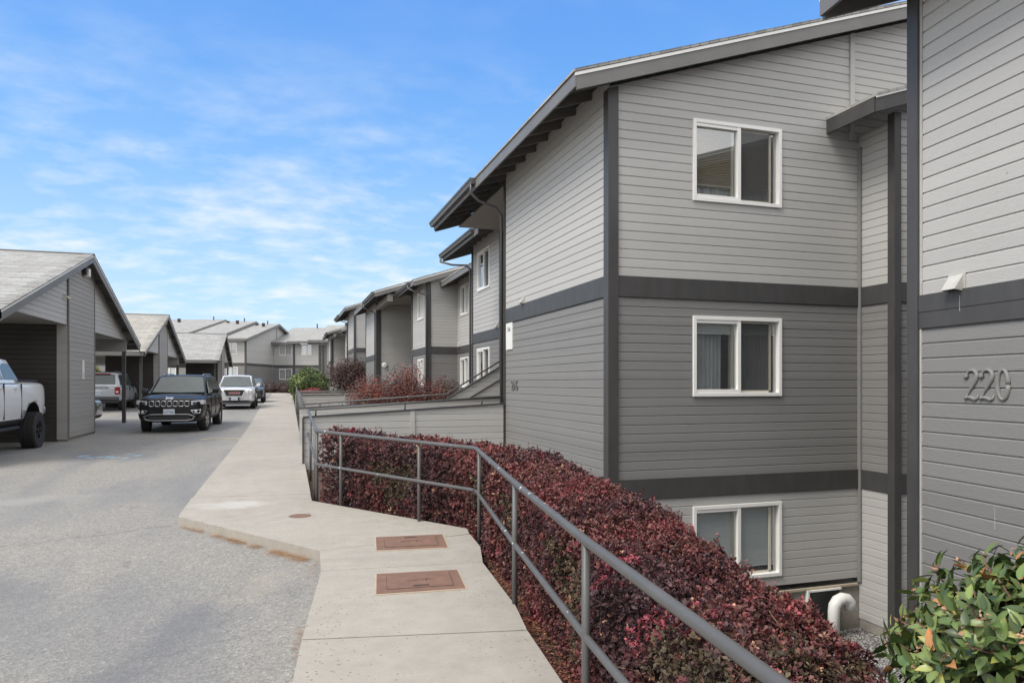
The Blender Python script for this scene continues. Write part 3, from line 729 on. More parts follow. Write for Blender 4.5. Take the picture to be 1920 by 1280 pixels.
# ------------------------------------------------------------------ building 220, turned a little
def b220():
    d=Vector((.126,.992)); rz=math.atan2(-.126,.992)
    rt=root('apartment_building',(5.49,5.07,0),'nearest grey apartment wall with raised number 220 at the right edge','building','apartment buildings along the walkway',rz,absolute=False)
    dz=-.75
    # local frame: x out to the right of the wall, y along the wall away from camera; wall face at x=0
    P=(0,0);Q=(0,-14)
    f=fr(P,Q)
    b0=ZB+dz-.0; b1=ZBb+dz
    clp=[(Vector((0,0,5.45)),Vector((-SL,0,1)))]
    siding((0,-.1),Q,b0,5.5,(),M['side_light'],rt,(),'upper_wall')
    siding((0,-.1),Q,-2.3+((b1+2.3)%BP),b1,(),M['side_dark'],rt,(),'lower_wall')
    mb=MB(); mb.ob(f,.1,14,0,.020,b1,b1+.142); mb.ob(f,.1,14,0,.024,b1+.145,b0); mb.build('band_board',M['trim'],rt)
    mb=MB(); mb.ob(f,-.03,.1,0,.035,-2.6,5.36); mb.box(-.0,.1,0,.03,-2.6,5.36); mb.build('corner_board',M['trim'],rt)
    mb=MB(); mb.ob(f,.1,.118,0,.012,-2.3,b1); mb.ob(f,.1,.125,0,.012,b0,5.36); mb.build('trim_strip',M['side_light'],rt)
    siding((12,0),(0.1,0),-2.3,8.6,(),M['side_dark'],rt,clp,'end_wall')
    mb=MB(); mb.box(.05,.07,-14,-.02,-2.4,5.1); mb.build('inner_wall',M['room'],rt)
    slope_roof(rt,-.66,5.35,6.5,-14.5,.42,rafters=(.02,.62))
    hood(rt,f,.515,2.44,.15)
    mb=MB(); # raised numerals
    def num(pts,off,w):
        m=MB(); m.tube([(-.006,-(off+x),z) for x,z in pts],w,10); m.v=[(v[0]*.9,v[1],v[2]) for v in m.v]; return m
    two=[(-.052,.062),(-.064,.080),(-.045,.085),(-.050,.108),(-.025,.128),(.010,.132),(.040,.115),(.050,.085),(.040,.050),(.010,.005),(-.025,-.040),(-.060,-.085),(-.062,-.098),(-.03,-.092),(0,-.098),(.03,-.108),(.055,-.098),(.064,-.070)]
    w2=[.012,.014,.013,.010,.010,.012,.015,.018,.018,.015,.012,.011,.012,.014,.015,.014,.010,.006]
    zero=[(.050*math.cos(a),.118*math.sin(a)+.012) for a in [i*2*math.pi/20 for i in range(21)]]
    w0=[.010+.009*abs(math.cos(i*2*math.pi/20)) for i in range(21)]
    for p,o_,w in ((two,.67,w2),(two,.82,w2),(zero,.965,w0)): 
        m=num([(x,z+1.575) for x,z in p],o_,w); m.build('house_number',M['side_dark'],rt,smooth=True)
    # thin white drip marks
    for s,z,l in ((1.0-.115,.52,.17),(.56,2.27,.13)):
        mb=MB(); mb.ob(f,s,s+.003,.0,.0025 if z<2 else .0245,z-l/2,z+l/2); mb.build('paint_drip',M['side_light'],rt)
    return rt
b220()
# ------------------------------------------------------------------ entry bridges
def bridge(ya,yb,zf,xw0,xw1a,xw1b,zl,zr,label,rail_lab,stairs,gr):
    rt=root('entry_bridge',(xw0,ya,zf),label,'footbridge','entry bridges to the stairwells')
    mb=MB(); mb.box(xw0,xw1b,ya+.06,yb-.06,zf-.18,zf); mb.build('deck',M['conc'],rt)
    mb=MB()
    # near guard wall
    o=siding((xw0,ya),(xw1a,ya),-1.0,zr+.3,(),M['side_light'],rt,[(Vector((xw0,0,zl-.03)),Vector((-(zr-zl)/(xw1a-xw0),0,1)))],'guard_wall')
    siding((xw1a,ya+.1),(xw0,ya+.1),zf,zr+.3,(),M['side_light'],rt,[(Vector((xw0,0,zl-.03)),Vector((-(zr-zl)/(xw1a-xw0),0,1)))],'guard_wall')
    siding((xw0,yb-.1),(xw1b,yb-.1),zf,zr+.3,(),M['side_light'],rt,[(Vector((xw0,0,zl)),Vector((-(zr-zl)/(xw1b-xw0),0,1)))],'guard_wall')
    mb=MB(); mb.prism([(xw0-.02,zl-.03),(xw1a,zr-.03),(xw1a,zr),(xw0-.02,zl)],'y',ya-.03,ya+.13); mb.prism([(xw0-.02,zl),(xw1b,zr),(xw1b,zr+.03),(xw0-.02,zl+.03)],'y',yb-.13,yb+.02)
    mb.box(xw0-.03,xw0,ya-.03,ya+.13,-.9,zl-.03); mb.build('cap',M['trim'],rt)
    mb=MB()
    for k in (2.05,):
        mb.box(xw0+k,xw0+k+.09,ya-.022,ya,-1,zl-.03+(zr-zl)*k/(xw1a-xw0)); 
    mb.build('batten',M['side_light'],rt)
    r=root('guard_rail',(xw0,ya,zf),rail_lab,'railing','pipe railings of the entry bridges')
    mb=MB(); mb.tube([(xw0+.08,ya+.03,zl+.125),(xw1a-.02,ya+.03,zr+.135)],.021,10); mb.build('handrail',M['pipe'],r,smooth=True)
    mb=MB()
    for k in (.22,1.95,3.55):
        zz=zl+(zr-zl)*k/(xw1a-xw0); mb.tube([(xw0+k,ya+.03,zz-.02),(xw0+k,ya+.03,zz+.13)],.016,8)
    mb.build('stub_post',M['pipe'],r,smooth=True)
    r=root('guard_rail',(xw0,yb,zf),rail_lab+', far side with the stair rail','railing','pipe railings of the entry bridges')
    y=yb-.04; xs=xw1b-1.5
    mb=MB(); pts=[(xw0+.05,y,zl+.10),(xs,y,zr+.12)]
    if stairs: pts+=[(xs+1.5,y,zr+1.02)]
    mb.tube(pts,.021,10); mb.build('handrail',M['pipe'],r,smooth=True)
    mb=MB()
    for k in (.5,2.2,3.2): mb.tube([(xw0+k,y,zl+(zr-zl)*k/3.8-.02),(xw0+k,y,zl+(zr-zl)*k/3.8+.11)],.016,8)
    if stairs: mb.tube([(xs+.75,y,zr+.30),(xs+.68,y,zr+.5)],.016,8); mb.tube([(xs+.03,y,zr+.02),(xs+1.5,y,zr+.87)],.016,8)
    mb.build('stub_post',M['pipe'],r,smooth=True)
    if stairs:
        s=root('stair_guard',(xs,yb,zf),'sloping sided guard of the stairs beside the '+gr,'stair guard','stair guards')
        siding((xs,y-.02),(xs+1.5,y-.02),zf,zr+1.0,(),M['side_light'],s,[(Vector((xs,0,zr-.03)),Vector((-.585,0,1)))],'panel')
        mb=MB(); mb.prism([(xs,zr-.03),(xs+1.5,zr+.85),(xs+1.5,zr+.88),(xs,zr)],'y',y-.06,y+.06); mb.prism([(xs+.35,zr-.17),(xs+1.5,zr+.5),(xs+1.5,zr+.535),(xs+.35,zr-.135)],'y',y-.045,y-.021); mb.box(xs+.35,xs+.385,y-.05,y-.022,zr-.6,zr-.15); mb.build('cap',M['trim'],s)
bridge(14.18,18.62,.06,.35,4.36,5.62,.96,1.185,'pale sided entry bridge from the walkway to the 216 stairwell','dark pipe rail on the nearest entry bridge',True,'nearest bridge')
bridge(33.4,37.85,.22,.52,5.65,4.6,1.07,1.10,'second entry bridge with pale sides behind the bare bushes','dark pipe rail on the second entry bridge',False,'')
bridge(54.6,59,.45,.75,4.53,5.75,1.45,2.0,'farthest entry bridge sloping up behind the green bush','dark pipe rail on the farthest entry bridge',True,'farthest bridge')
# ------------------------------------------------------------------ walkway pipe railings
def railing(name,path,posts,label,group,h=.97,mid=True,r=.0225,base=None):
    rt=root(name,(path[0][0],path[0][1],0),label,'railing',group)
    def curve(pts,zf):
        out=[]
        P=[Vector((x,y,zf(x,y,k))) for k,(x,y) in enumerate(pts)]
        for i,p in enumerate(P):
            if 0<i<len(P)-1:
                a=(P[i-1]-p).normalized()*.09; b=(P[i+1]-p).normalized()*.09
                if a.normalized().dot(b.normalized())<-.995: out.append(p); continue
                out+= [p+a,p+a*.45+b*.1,p+b*.45+a*.1,p+b]
            else: out.append(p)
        return out
    tops=[q[2] if len(q)>2 else HW(q[1])+h-.02 for q in path]; pp=[(q[0],q[1]) for q in path]
    mb=MB(); mb.tube(curve(pp,lambda x,y,k:tops[k]),r,14); mb.build('top_rail',M['pipe'],rt,smooth=True)
    if mid:
        mb=MB(); mb.tube(curve(pp,lambda x,y,k:tops[k]-.44),r*.86,12); mb.build('mid_rail',M['pipe'],rt,smooth=True)
    def topz(x,y):
        best=None
        for i in range(len(pp)-1):
            a=Vector(pp[i]);b=Vector(pp[i+1]);t=max(0,min(1,(Vector((x,y))-a).dot(b-a)/(b-a).length_squared)); d=((a+(b-a)*t)-Vector((x,y))).length
            if best is None or d<best[0]: best=(d,tops[i]+(tops[i+1]-tops[i])*t)
        return best[1]
    for (x,y) in posts:
        mb=MB(); mb.tube([(x,y,HW(y)-.25),(x,y,topz(x,y))],r*.88,12); mb.build('post',M['pipe'],rt,smooth=True)
    return rt
RAIL=[(.42,14.1,1.08),(.40,9.72,.965),(1.90,7.16,.92),(1.57,4.83,.885),(1.31,2.98,.88),(1.127,1.42,.88),(.93,-.3,.88)]
railing('pipe_railing',RAIL,[(.405,10.3),(.41,9.85),(.68,9.25),(1.45,7.97),(1.86,6.88),(1.57,4.83),(1.31,2.98),(1.05,.8),(.42,12.6)],'long grey pipe railing bending around the red hedge in front','walkway pipe railings')
railing('pipe_railing',[(.50,18.62,1.08),(.55,33.3,1.27)],[(.47,18.75),(.485,20.6),(.49,22.6),(.50,24.6),(.515,26.6),(.53,28.6),(.54,30.6),(.55,33.2)],'pipe railing beside the walkway past the low red shrub','walkway pipe railings',r=.022)
railing('pipe_railing',[(.60,37.95,1.35),(.72,54.4,1.46)],[(.60,38)]+[(.61+.007*k*2,38+2.05*k) for k in range(1,8)],'far pipe railing beside the walkway in front of the round green bush','walkway pipe railings',r=.022)
# ------------------------------------------------------------------ utility covers
def cover(pts,label,text_,hand_near):
    c=sum((Vector(p) for p in pts),Vector((0,0)))/4
    rt=root('utility_cover',(c.x,c.y,HW(c.y)),label,'cover','rusty utility covers in the sidewalk')
    z=HW(c.y)
    P=lambda u,v:(Vector(pts[3])*(1-u)+Vector(pts[2])*u)*(1-v)+(Vector(pts[0])*(1-u)+Vector(pts[1])*u)*v
    def slabq(u0,u1,v0,v1,a,b,nm,mt,bev=0):
        q=[P(u0,v0),P(u1,v0),P(u1,v1),P(u0,v1)]; mb=MB(); mb.hexa([(p.x,p.y,z+a) for p in q],[(p.x,p.y,z+b) for p in q]); return mb.build(nm,mt,rt,bevel=bev)
    slabq(-.022,1.025,-.05,1.04,-.01,.003,'rust_stain',M['ruststain'])
    slabq(0,1,0,1,-.01,.008,'frame',M['rust'],.002)
    slabq(.115,.885,.14,.87,.006,.0095,'seam',M['core'])
    slabq(.12,.88,.15,.86,.006,.013,'lid',M['rust'],.002)
    v=.22 if hand_near else .80
    slabq(.42,.6,v-.03,v+.03,.012,.0145,'lift_slot',M['core'])
    r=(P(1,.5)-P(0,.5)).normalized(); up=Vector((-r.y,r.x))
    p=P(.5,.5); text('raised_text',text_,.062,.002,M['rust'],rt,frame_mtx((p.x,p.y,z+.014),(r.x,r.y,0),(up.x,up.y,0)))
cover([(.88,7.27),(1.55,7.20),(1.48,6.63),(.82,6.71)],'farther rusty rectangular utility cover, with orange spots on its right edge','WATER',False)
cover([(.72,5.89),(1.38,5.82),(1.32,5.29),(.65,5.34)],'nearer rusty rectangular utility cover with its slot towards the viewer','WATER',True)
rt=root('valve_cover',(.17,8.70,HW(8.7)),'small round rusty valve cover set in the landing','cover')
mb=MB(); mb.lathe([(0,.006),(.10,.006),(.115,.003),(.13,.001)],(.17,8.7,HW(8.7)+.001),(0,0,1),20); mb.build('lid',M['rust'],rt)
# ------------------------------------------------------------------ carports
def carport(Xw,yc,zo,label,shm,y_num=None,light=False,sign=False,endb=None,nb=5.96):
    rt=root('carport',(Xw,yc,zo),label,'carport','open carports along the left side')
    Xr=Xw+.30; Xe=Xw-6.8; hw=7.05; zr=5.36+zo; ze=zr-SL*hw
    # roof
    mb=MB()
    for s in (-1,1):
        a=[(yc,zr),(yc+s*hw,ze),(yc+s*hw,ze-.035),(yc,zr-.035)]; mb.prism(a,'x',Xe,Xr+.02)
        k=0
        while k*.14<hw:
            y=k*.14; z=zr-SL*y; h=random.uniform(.004,.014); mb.prism([(yc+s*y,z),(yc+s*(y+.14),z-SL*.14+h),(yc+s*(y+.14),z-SL*.14),(yc+s*y,z-.004)],'x',Xr-.25,Xr+.026); k+=1
    rf=mb.build('roof',M[shm],rt)
    mb=MB(); mb.prism([(yc-.14,zr-.03),(yc,zr+.02),(yc+.14,zr-.03),(yc,zr-.05)],'x',Xe,Xr+.03); mb.build('ridge_cap',pm('weathered ridge cap',(.11,.105,.10),.9,var=.3,scale=4),rf)
    mb=MB(); 
    for s in (-1,1):
        mb.prism([(yc,zr-.045),(yc+s*hw,ze-.045),(yc+s*hw,ze-.25),(yc,zr-.25)],'x',Xr-.03,Xr)
        mb.box(Xe,Xr,*sorted((yc+s*hw,yc+s*(hw-.03))),ze-.21,ze-.04)
    mb.build('fascia',M['fascia'],rf)
    mb=MB()
    for s in (-1,1): mb.prism([(yc,zr-.035),(yc+s*hw,ze-.035),(yc+s*hw,ze-.075),(yc,zr-.075)],'x',Xr,Xr+.014)
    mb.build('drip_edge',M['flash'],rf)
    mb=MB()
    for s in (-1,1):
        for y in (1.6,2.9,4.2,5.4,6.5):
            z=zr-SL*y-.05; mb.prism([(yc+s*y,z),(yc+s*(y+.08),z-SL*.08),(yc+s*(y+.08),z-.13),(yc+s*y,z-.12)],'x',Xw,Xr-.03)
    mb.build('outrigger',M['under'],rf)
    for s in (-1,1): mb=MB(); mb.prism([(yc,zr-.037),(yc+s*(hw-.04),ze-.025),(yc+s*(hw-.04),ze-.045),(yc,zr-.057)],'x',Xe+.1,Xr-.03); mb.build('roof_deck',M['under'],rf)
    cl=[(Vector((0,yc,zr-.06)),Vector((0,SL,1)).normalized()),(Vector((0,yc,zr-.06)),Vector((0,-SL,1)).normalized())]
    zi=3.18+zo; yb0,yb1=yc-1.42,yc+1.32
    siding((Xw,yc-6.02),(Xw,yb0),zi,zr,(),M['side_light'],rt,cl,'gable_wall')
    siding((Xw,yb1),(Xw,yc+6.02),zi,zr,(),M['side_light'],rt,cl,'gable_wall')
    siding((Xe+.3,yc+6.0),(Xe+.3,yc-6.0),zi,zr,(),M['side_dark'],rt,cl,'gable_wall')
    # storage block in the middle
    g=H(yc)-.05
    Xf=Xw+.035
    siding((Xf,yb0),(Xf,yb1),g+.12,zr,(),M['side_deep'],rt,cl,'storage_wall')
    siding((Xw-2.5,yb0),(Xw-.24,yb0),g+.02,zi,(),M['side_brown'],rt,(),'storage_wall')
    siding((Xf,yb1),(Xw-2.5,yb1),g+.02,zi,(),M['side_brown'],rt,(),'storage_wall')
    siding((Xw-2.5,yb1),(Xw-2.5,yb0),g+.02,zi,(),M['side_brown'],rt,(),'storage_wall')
    mb=MB(); mb.box(Xw-.24,Xf-.02,yb0-.03,yb0+.05,g+.08,zi); mb.build('end_panel',M['side_deep'],rt)
    mb=MB(); mb.box(Xf-.02,Xf+.012,yb0-.035,yb0+.05,g+.08,zr); mb.box(Xf-.02,Xf+.012,yb1-.05,yb1+.035,g+.08,zr); mb.build('trim_board',M['fascia'],rt,clips=cl)
    mb=MB(); mb.box(Xw-2.45,Xf-.04,yb0+.02,yb1-.02,g-.1,g+.12); mb.build('footing',M['found'],rt)
    # flat ceiling, edge beams, posts
    mb=MB(); mb.box(Xe+.35,Xw-.02,yc-6.0,yb0-.04,zi+.0,zi+.02); mb.box(Xe+.35,Xw-.02,yb1+.04,yc+6.0,zi,zi+.02); mb.build('ceiling',M['soffit'],rt)
    for s in (-1,1):
        mb=MB(); yb=yc+(5.96 if s>0 else -nb); mb.box(Xe+.3,Xw+.03,yb-.05,yb+.05,zi-(.42 if s>0 else .30),zi-.005); bmn=mb.build('beam',M['side_deep'],rt)
        if s<0 and y_num: text('bay_number',y_num,.2,.004,M['ink'],bmn,frame_mtx((Xw-.55-1.2,yb-.055,zi-.16),(1,0,0),(0,0,1)))
        for x in (Xw-.05,Xw-3.3,Xe+.5):
            mb=MB(); mb.box(x-.06,x+.06,yb-.06,yb+.06,H(yb)-.1,zi-(.42 if s>0 else .30)); mb.build('post',M['trim'],rt)
    if light:
        rl=MB(); rl.box(Xf,Xf+.12,yc-.15,yc+.09,zr-.62,zr-.36); L_=rl.build('wall_light',M['blackpl'],rt,bevel=.01)
        rl=MB(); rl.box(Xf+.02,Xf+.17,yc+.0,yc+.16,zr-.66,zr-.42); rl.build('lens',M['white'],L_,bevel=.015)
        rl=MB(); rl.tube([(Xw,yb0-.12,3.98),(Xw+.15,yb0-.3,3.86),(Xw+.05,yb0-.45,3.92)],.018,8); rl.tube([(Xw,yb0-.35,3.95),(Xw+.13,yb0-.35,3.85)],.018,8); rl.build('bracket',M['sash'],rt,smooth=True)
    if sign:
        mb=MB(); mb.box(Xf+.001,Xf+.014,yc-.08,yc+.12,1.72,2.27); sg=mb.build('notice_sign',M['white'],rt)
        mb=MB(); 
        for k in range(3): mb.box(Xf+.0142,Xf+.0165,yc-.03,yc+.06,1.78+k*.045,1.80+k*.045)
        mb.build('print',pm('blue print',(.1,.2,.4),.6),sg)
    if endb: # wasp trap
        mb=MB(); mb.lathe([(0,.1),(.05,.08),(.07,0),(.05,-.1),(0,-.12)],(Xf+.12,yc-.1,zr-.45),(0,0,1),10); mb.build('wasp_trap',pm('yellow plastic',(.6,.42,.03),.4),rt,smooth=True)
    return rt
carport(-5.62,23.4,0,'nearest open carport at the left edge with a white notice on its middle pier','sh_x',None,True,True,nb=6.6)
carport(-6.35,42.75,-.02,'second carport with beige mottled shingles and a yellow trap under its peak','sh_w','303',endb=True)
carport(-4.68,60.3,.14,'third and farthest carport, behind the two parked cars','sh_x')
# ------------------------------------------------------------------ far buildings
def far_left():
    s_,c_=math.sin(-math.atan(426/1328.)),math.cos(math.atan(426/1328.))
    th=math.atan(426/1328.)
    # local x = lateral, y = depth of the photograph's facing direction
    rt=root('apartment_building',(0,0,0),'wide apartment building across the end with three stepped ridges','building','apartment buildings along the walkway',-th,absolute=False)
    t=80; z1=3.89;z0=3.59
    segs=[(-33.0,-30.05,0),(-36.9,-33.0,.33),(-52,-36.9,.55)]
    hl=[(-33.5,-31.05,4.75,6.2),(-32.45,-31.0,2.1,3.4),(-39.4,-38.0,2.5,3.65),(-34.5,-33.4,2.2,3.4),(-36.8,-35.5,4.8,6.1),(-39.6,-38.1,4.8,6.1)]
    hl[0]=(-32.45,-31.1,4.9,6.15)
    H_=[(a+52,b+52,c,d) for a,b,c,d in hl]
    siding((-52,t),(-30.05,t),z1,6.75,H_,M['side_light'],rt,(),'upper_wall'); siding((-52,t),(-30.05,t),.3,z0,H_,M['side_dark'],rt,(),'lower_wall')
    f=(-52,t,1,0)
    for h in H_: window(rt,f,*h,'half' if h[2]>4 else 'cloth',False)
    # gable end wall receding
    siding((-30.05,t),(-30.05,t+21),z1,9.3,(),M['side_light'],rt,[(Vector((0,t+10.5,9.05)),Vector((0,.25,1)).normalized()),(Vector((0,t+10.5,9.05)),Vector((0,-.25,1)).normalized())],'upper_wall')
    siding((-30.05,t),(-30.05,t+21),.3,z0,(),M['side_dark'],rt,(),'lower_wall')
    mb=MB(); mb.box(-52,-30.02,t-.03,t,z0,z1); mb.box(-30.05,-30.02,t,t+21,z0,z1); mb.build('band_board',M['trim'],rt)
    mb=MB(); mb.box(-30.2,-30.01,t-.04,t,.3,6.5); mb.box(-30.05,-30.01,t,t+.12,.3,6.5); mb.box(-30.05,-30.02,t+10.3,t+10.4,z1,8.9); mb.build('corner_board',M['trim'],rt)
    for (a,b,dz) in segs:
        ze=6.62+dz; zr=9.16+dz; y0=t-.6; yr=t+10.5
        mb=MB(); mb.prism([(y0,ze),(yr,zr),(yr+11,ze),(yr+11,ze-.06),(yr,zr-.06),(y0,ze-.06)],'x',a,b+.35); rf=mb.build('roof',M['sh_x'],rt)
        mb=MB(); mb.prism([(y0,ze-.05),(yr,zr-.05),(yr+11,ze-.05),(yr+11,ze-.33),(yr,zr-.33),(y0,ze-.33)],'x',b+.36,b+.42); mb.box(a,b+.36,y0-.12,y0,ze-.28,ze-.04); mb.build('fascia',M['fascia'],rf)
        for k in range(2):
            x=a+(b-a)*(.3+.4*k); mb=MB(); mb.box(x-.15,x+.15,yr-1.5-k,yr-1.2-k,zr-.5,zr-.1); mb.build('roof_vent',M['blackpl'],rf)
        x=b-1.0; mb=MB(); mb.tube([(x,yr-.5,zr-.3),(x,yr-.5,zr+.35)],.07,8); mb.build('vent_pipe',M['blackpl'],rf)
    return rt
far_left()
def far_right():
    th=math.atan(426/1328.)
    rt=root('apartment_building',(0,0,0),'far apartment building straight ahead at the end of the walkway, with paired white windows','building','apartment buildings along the walkway',-th,absolute=False)
    t=89; z1=3.86;z0=3.56; a=-29.95;b=-12
    def X(u): return (u-960)/1328*t
    def Z(v): return 1.6+(718-v)*t/1328
    hl=[]
    for (u0,u1,v0,v1) in ((524,547,647,665.5),(565.5,583.5,646,665),(524,547,692,711),(571,585,690,709)): hl.append((X(u0)-a,X(u1)-a,Z(v1),Z(v0)))
    siding((a,t),(b,t),z1,6.5,hl,M['side_light'],rt,(),'upper_wall'); siding((a,t),(b,t),.3,z0,hl,M['side_dark'],rt,(),'lower_wall')
    f=(a,t,1,0)
    for h in hl: window(rt,f,*h,'cloth',False)
    mb=MB(); mb.box(a,b,t-.03,t,z0,z1); mb.build('band_board',M['trim'],rt)
    for u in (551.5,): mb=MB(); mb.box(X(u)-.12,X(u)+.12,t-.05,t,.3,6.5); mb.build('corner_board',M['trim'],rt)
    mb=MB(); mb.box(X(600),X(613),t-.06,t-.02,.3,6.4); dr=mb.build('stairwell_shade_panel',M['room'],rt)  # flat dark panel on the wall, stairwell recess shade put into its colour
    mb=MB(); 
    for u in (599.5,606): mb.box(X(u)-.1,X(u)+.1,t-.14,t-.06,.3,6.4)
    mb.build('post',M['trim'],dr)
    for i,(ua,ub,dz,ur) in enumerate(((509,541.5,0,1),(541.5,580,.12,1),(580,640,.28,1))):
        ze=6.72+dz; zr=9.25+(0 if i<2 else .36); y0=t-.6; yr=t+9
        mb=MB(); mb.prism([(y0,ze),(yr,zr),(yr+9,ze),(yr+9,ze-.06),(yr,zr-.06),(y0,ze-.06)],'x',X(ua),X(ub)); rf=mb.build('roof',M['sh_x'],rt)
        mb=MB(); mb.box(X(ua)-.02,X(ub)+.05,y0-.12,y0,ze-.32,ze-.03); mb.prism([(y0,ze-.06),(yr,zr-.06),(yr,zr-.3),(y0,ze-.3)],'x',X(ua)-.05,X(ua)-.01); mb.build('fascia',M['fascia'],rf)
    mb=MB(); mb.tube([(X(560),t+8.5,9.1),(X(560),t+8.5,9.75)],.08,8); mb.build('vent_pipe',M['blackpl'],rt)
    return rt
far_right()
# ------------------------------------------------------------------ vehicles
def carbody(sp,rt):
    L,W,Hh=sp['L'],sp['W'],sp['H']; w=W/2; l=L/2; zb=sp['zb']; belt=sp['belt']; hood=sp['hood']; xc=sp['cowl']
    st=[(-l,.84,zb+.16,belt-.10),(-l+.05,.93,zb+.06,belt-.03),(-l+.35,.985,zb,belt),(-l*.45,1,zb,belt),(0,1,zb,belt),(xc-.15,1,zb,belt),(xc+.12,.995,zb,belt-.01),
        (xc+.5*(l-xc),.985,zb,(belt+hood)/2+.02),(l-.30,.965,zb,hood+.02),(l-.10,.92,zb+.02,hood-.03),(l,.80,zb+.10,hood-.10)]
    if sp.get('flatrear'): st[0]=(-l,.93,zb+.14,belt-.03)
    rings=[]
    for x,k,b,tp in st:
        y=w*k; cr=.045 if x>xc else .02
        half=[(0,b),(.78*y,b),(.93*y,b+.05),(.985*y,b+.2),(y,(b+tp)/2+.02),(.985*y,tp-.20),(.965*y,tp-.07),(.88*y,tp),(.5*y,tp+cr),(0,tp+cr*1.2)]
        ring=[(x,a,z) for a,z in half]+[(x,-a,z) for a,z in half[-2:0:-1]]
        rings.append(ring)
    n=len(rings[0]); mb=MB()
    for r in rings: mb.v+=r
    for i in range(len(rings)-1):
        for j in range(n): a=i*n+j;b_=i*n+(j+1)%n; mb.f.append((a,b_,b_+n,a+n))
    mb.f.append(tuple(range(n))[::-1]); mb.f.append(tuple((len(rings)-1)*n+j for j in range(n)))
    me=bpy.data.meshes.new('body'); bm=bmesh.new(); vs=[bm.verts.new(v) for v in mb.v]
    for f in mb.f: bm.faces.new([vs[i] for i in f])
    bmesh.ops.recalc_face_normals(bm,faces=bm.faces[:]); bm.to_mesh(me); bm.free()
    o=finish('body',me,None,None)
    s=o.modifiers.new('s','SUBSURF'); s.levels=2; s.render_levels=2
    cutters=[]
    for x in (sp['wb']/2+sp.get('wo',0),-sp['wb']/2+sp.get('wo',0)):
        for sg in (-1,1):
            cb=MB(); cb.lathe([(.001,-.2),(sp['r']+sp.get('arch',.07),-.2),(sp['r']+sp.get('arch',.07),.5),(.001,.5)],(x,sg*(w-.28),sp['r']+.02),(0,sg,0),28)
            c=bpy.data.objects.new('cut',bpy.data.meshes.new('cut')); COL.objects.link(c); bm=bmesh.new(); vv=[bm.verts.new(v) for v in cb.v]
            for f in cb.f: bm.faces.new([vv[i] for i in f])
            bmesh.ops.remove_doubles(bm,verts=bm.verts[:],dist=.003); bmesh.ops.recalc_face_normals(bm,faces=bm.faces[:]); bm.to_mesh(c.data); bm.free(); cutters.append(c)
            m=o.modifiers.new('b','BOOLEAN'); m.object=c; m.operation='DIFFERENCE'; m.solver='EXACT'
    bpy.context.view_layer.update()
    me2=bpy.data.meshes.new_from_object(o.evaluated_get(bpy.context.evaluated_depsgraph_get()))
    o.modifiers.clear(); o.data=me2; me2.materials.clear(); me2.materials.append(sp['paint']); me2.materials.append(M['blackpl'])
    for c in cutters: bpy.data.objects.remove(c)
    me2.polygons.foreach_set('use_smooth',[True]*len(me2.polygons))
    for p in me2.polygons:
        p.material_index=0
        for x in (sp['wb']/2+sp.get('wo',0),-sp['wb']/2+sp.get('wo',0)):
            d=math.hypot(p.center.x-x,p.center.z-sp['r']-.02)
            if d<sp['r']+sp.get('arch',.07)+.01 and abs(p.center.y)<w-.05 and p.center.z<belt-.15 and (abs(abs(p.center.y)-(w-.48))<.01 or abs(d-(sp['r']+sp.get('arch',.07)))<.012): p.material_index=1; p.use_smooth=False
        if p.center.z<zb+.16: p.material_index=1
    me2.update(); o.parent=rt; OFF[o.name]=Vector((0,0,0)); return o
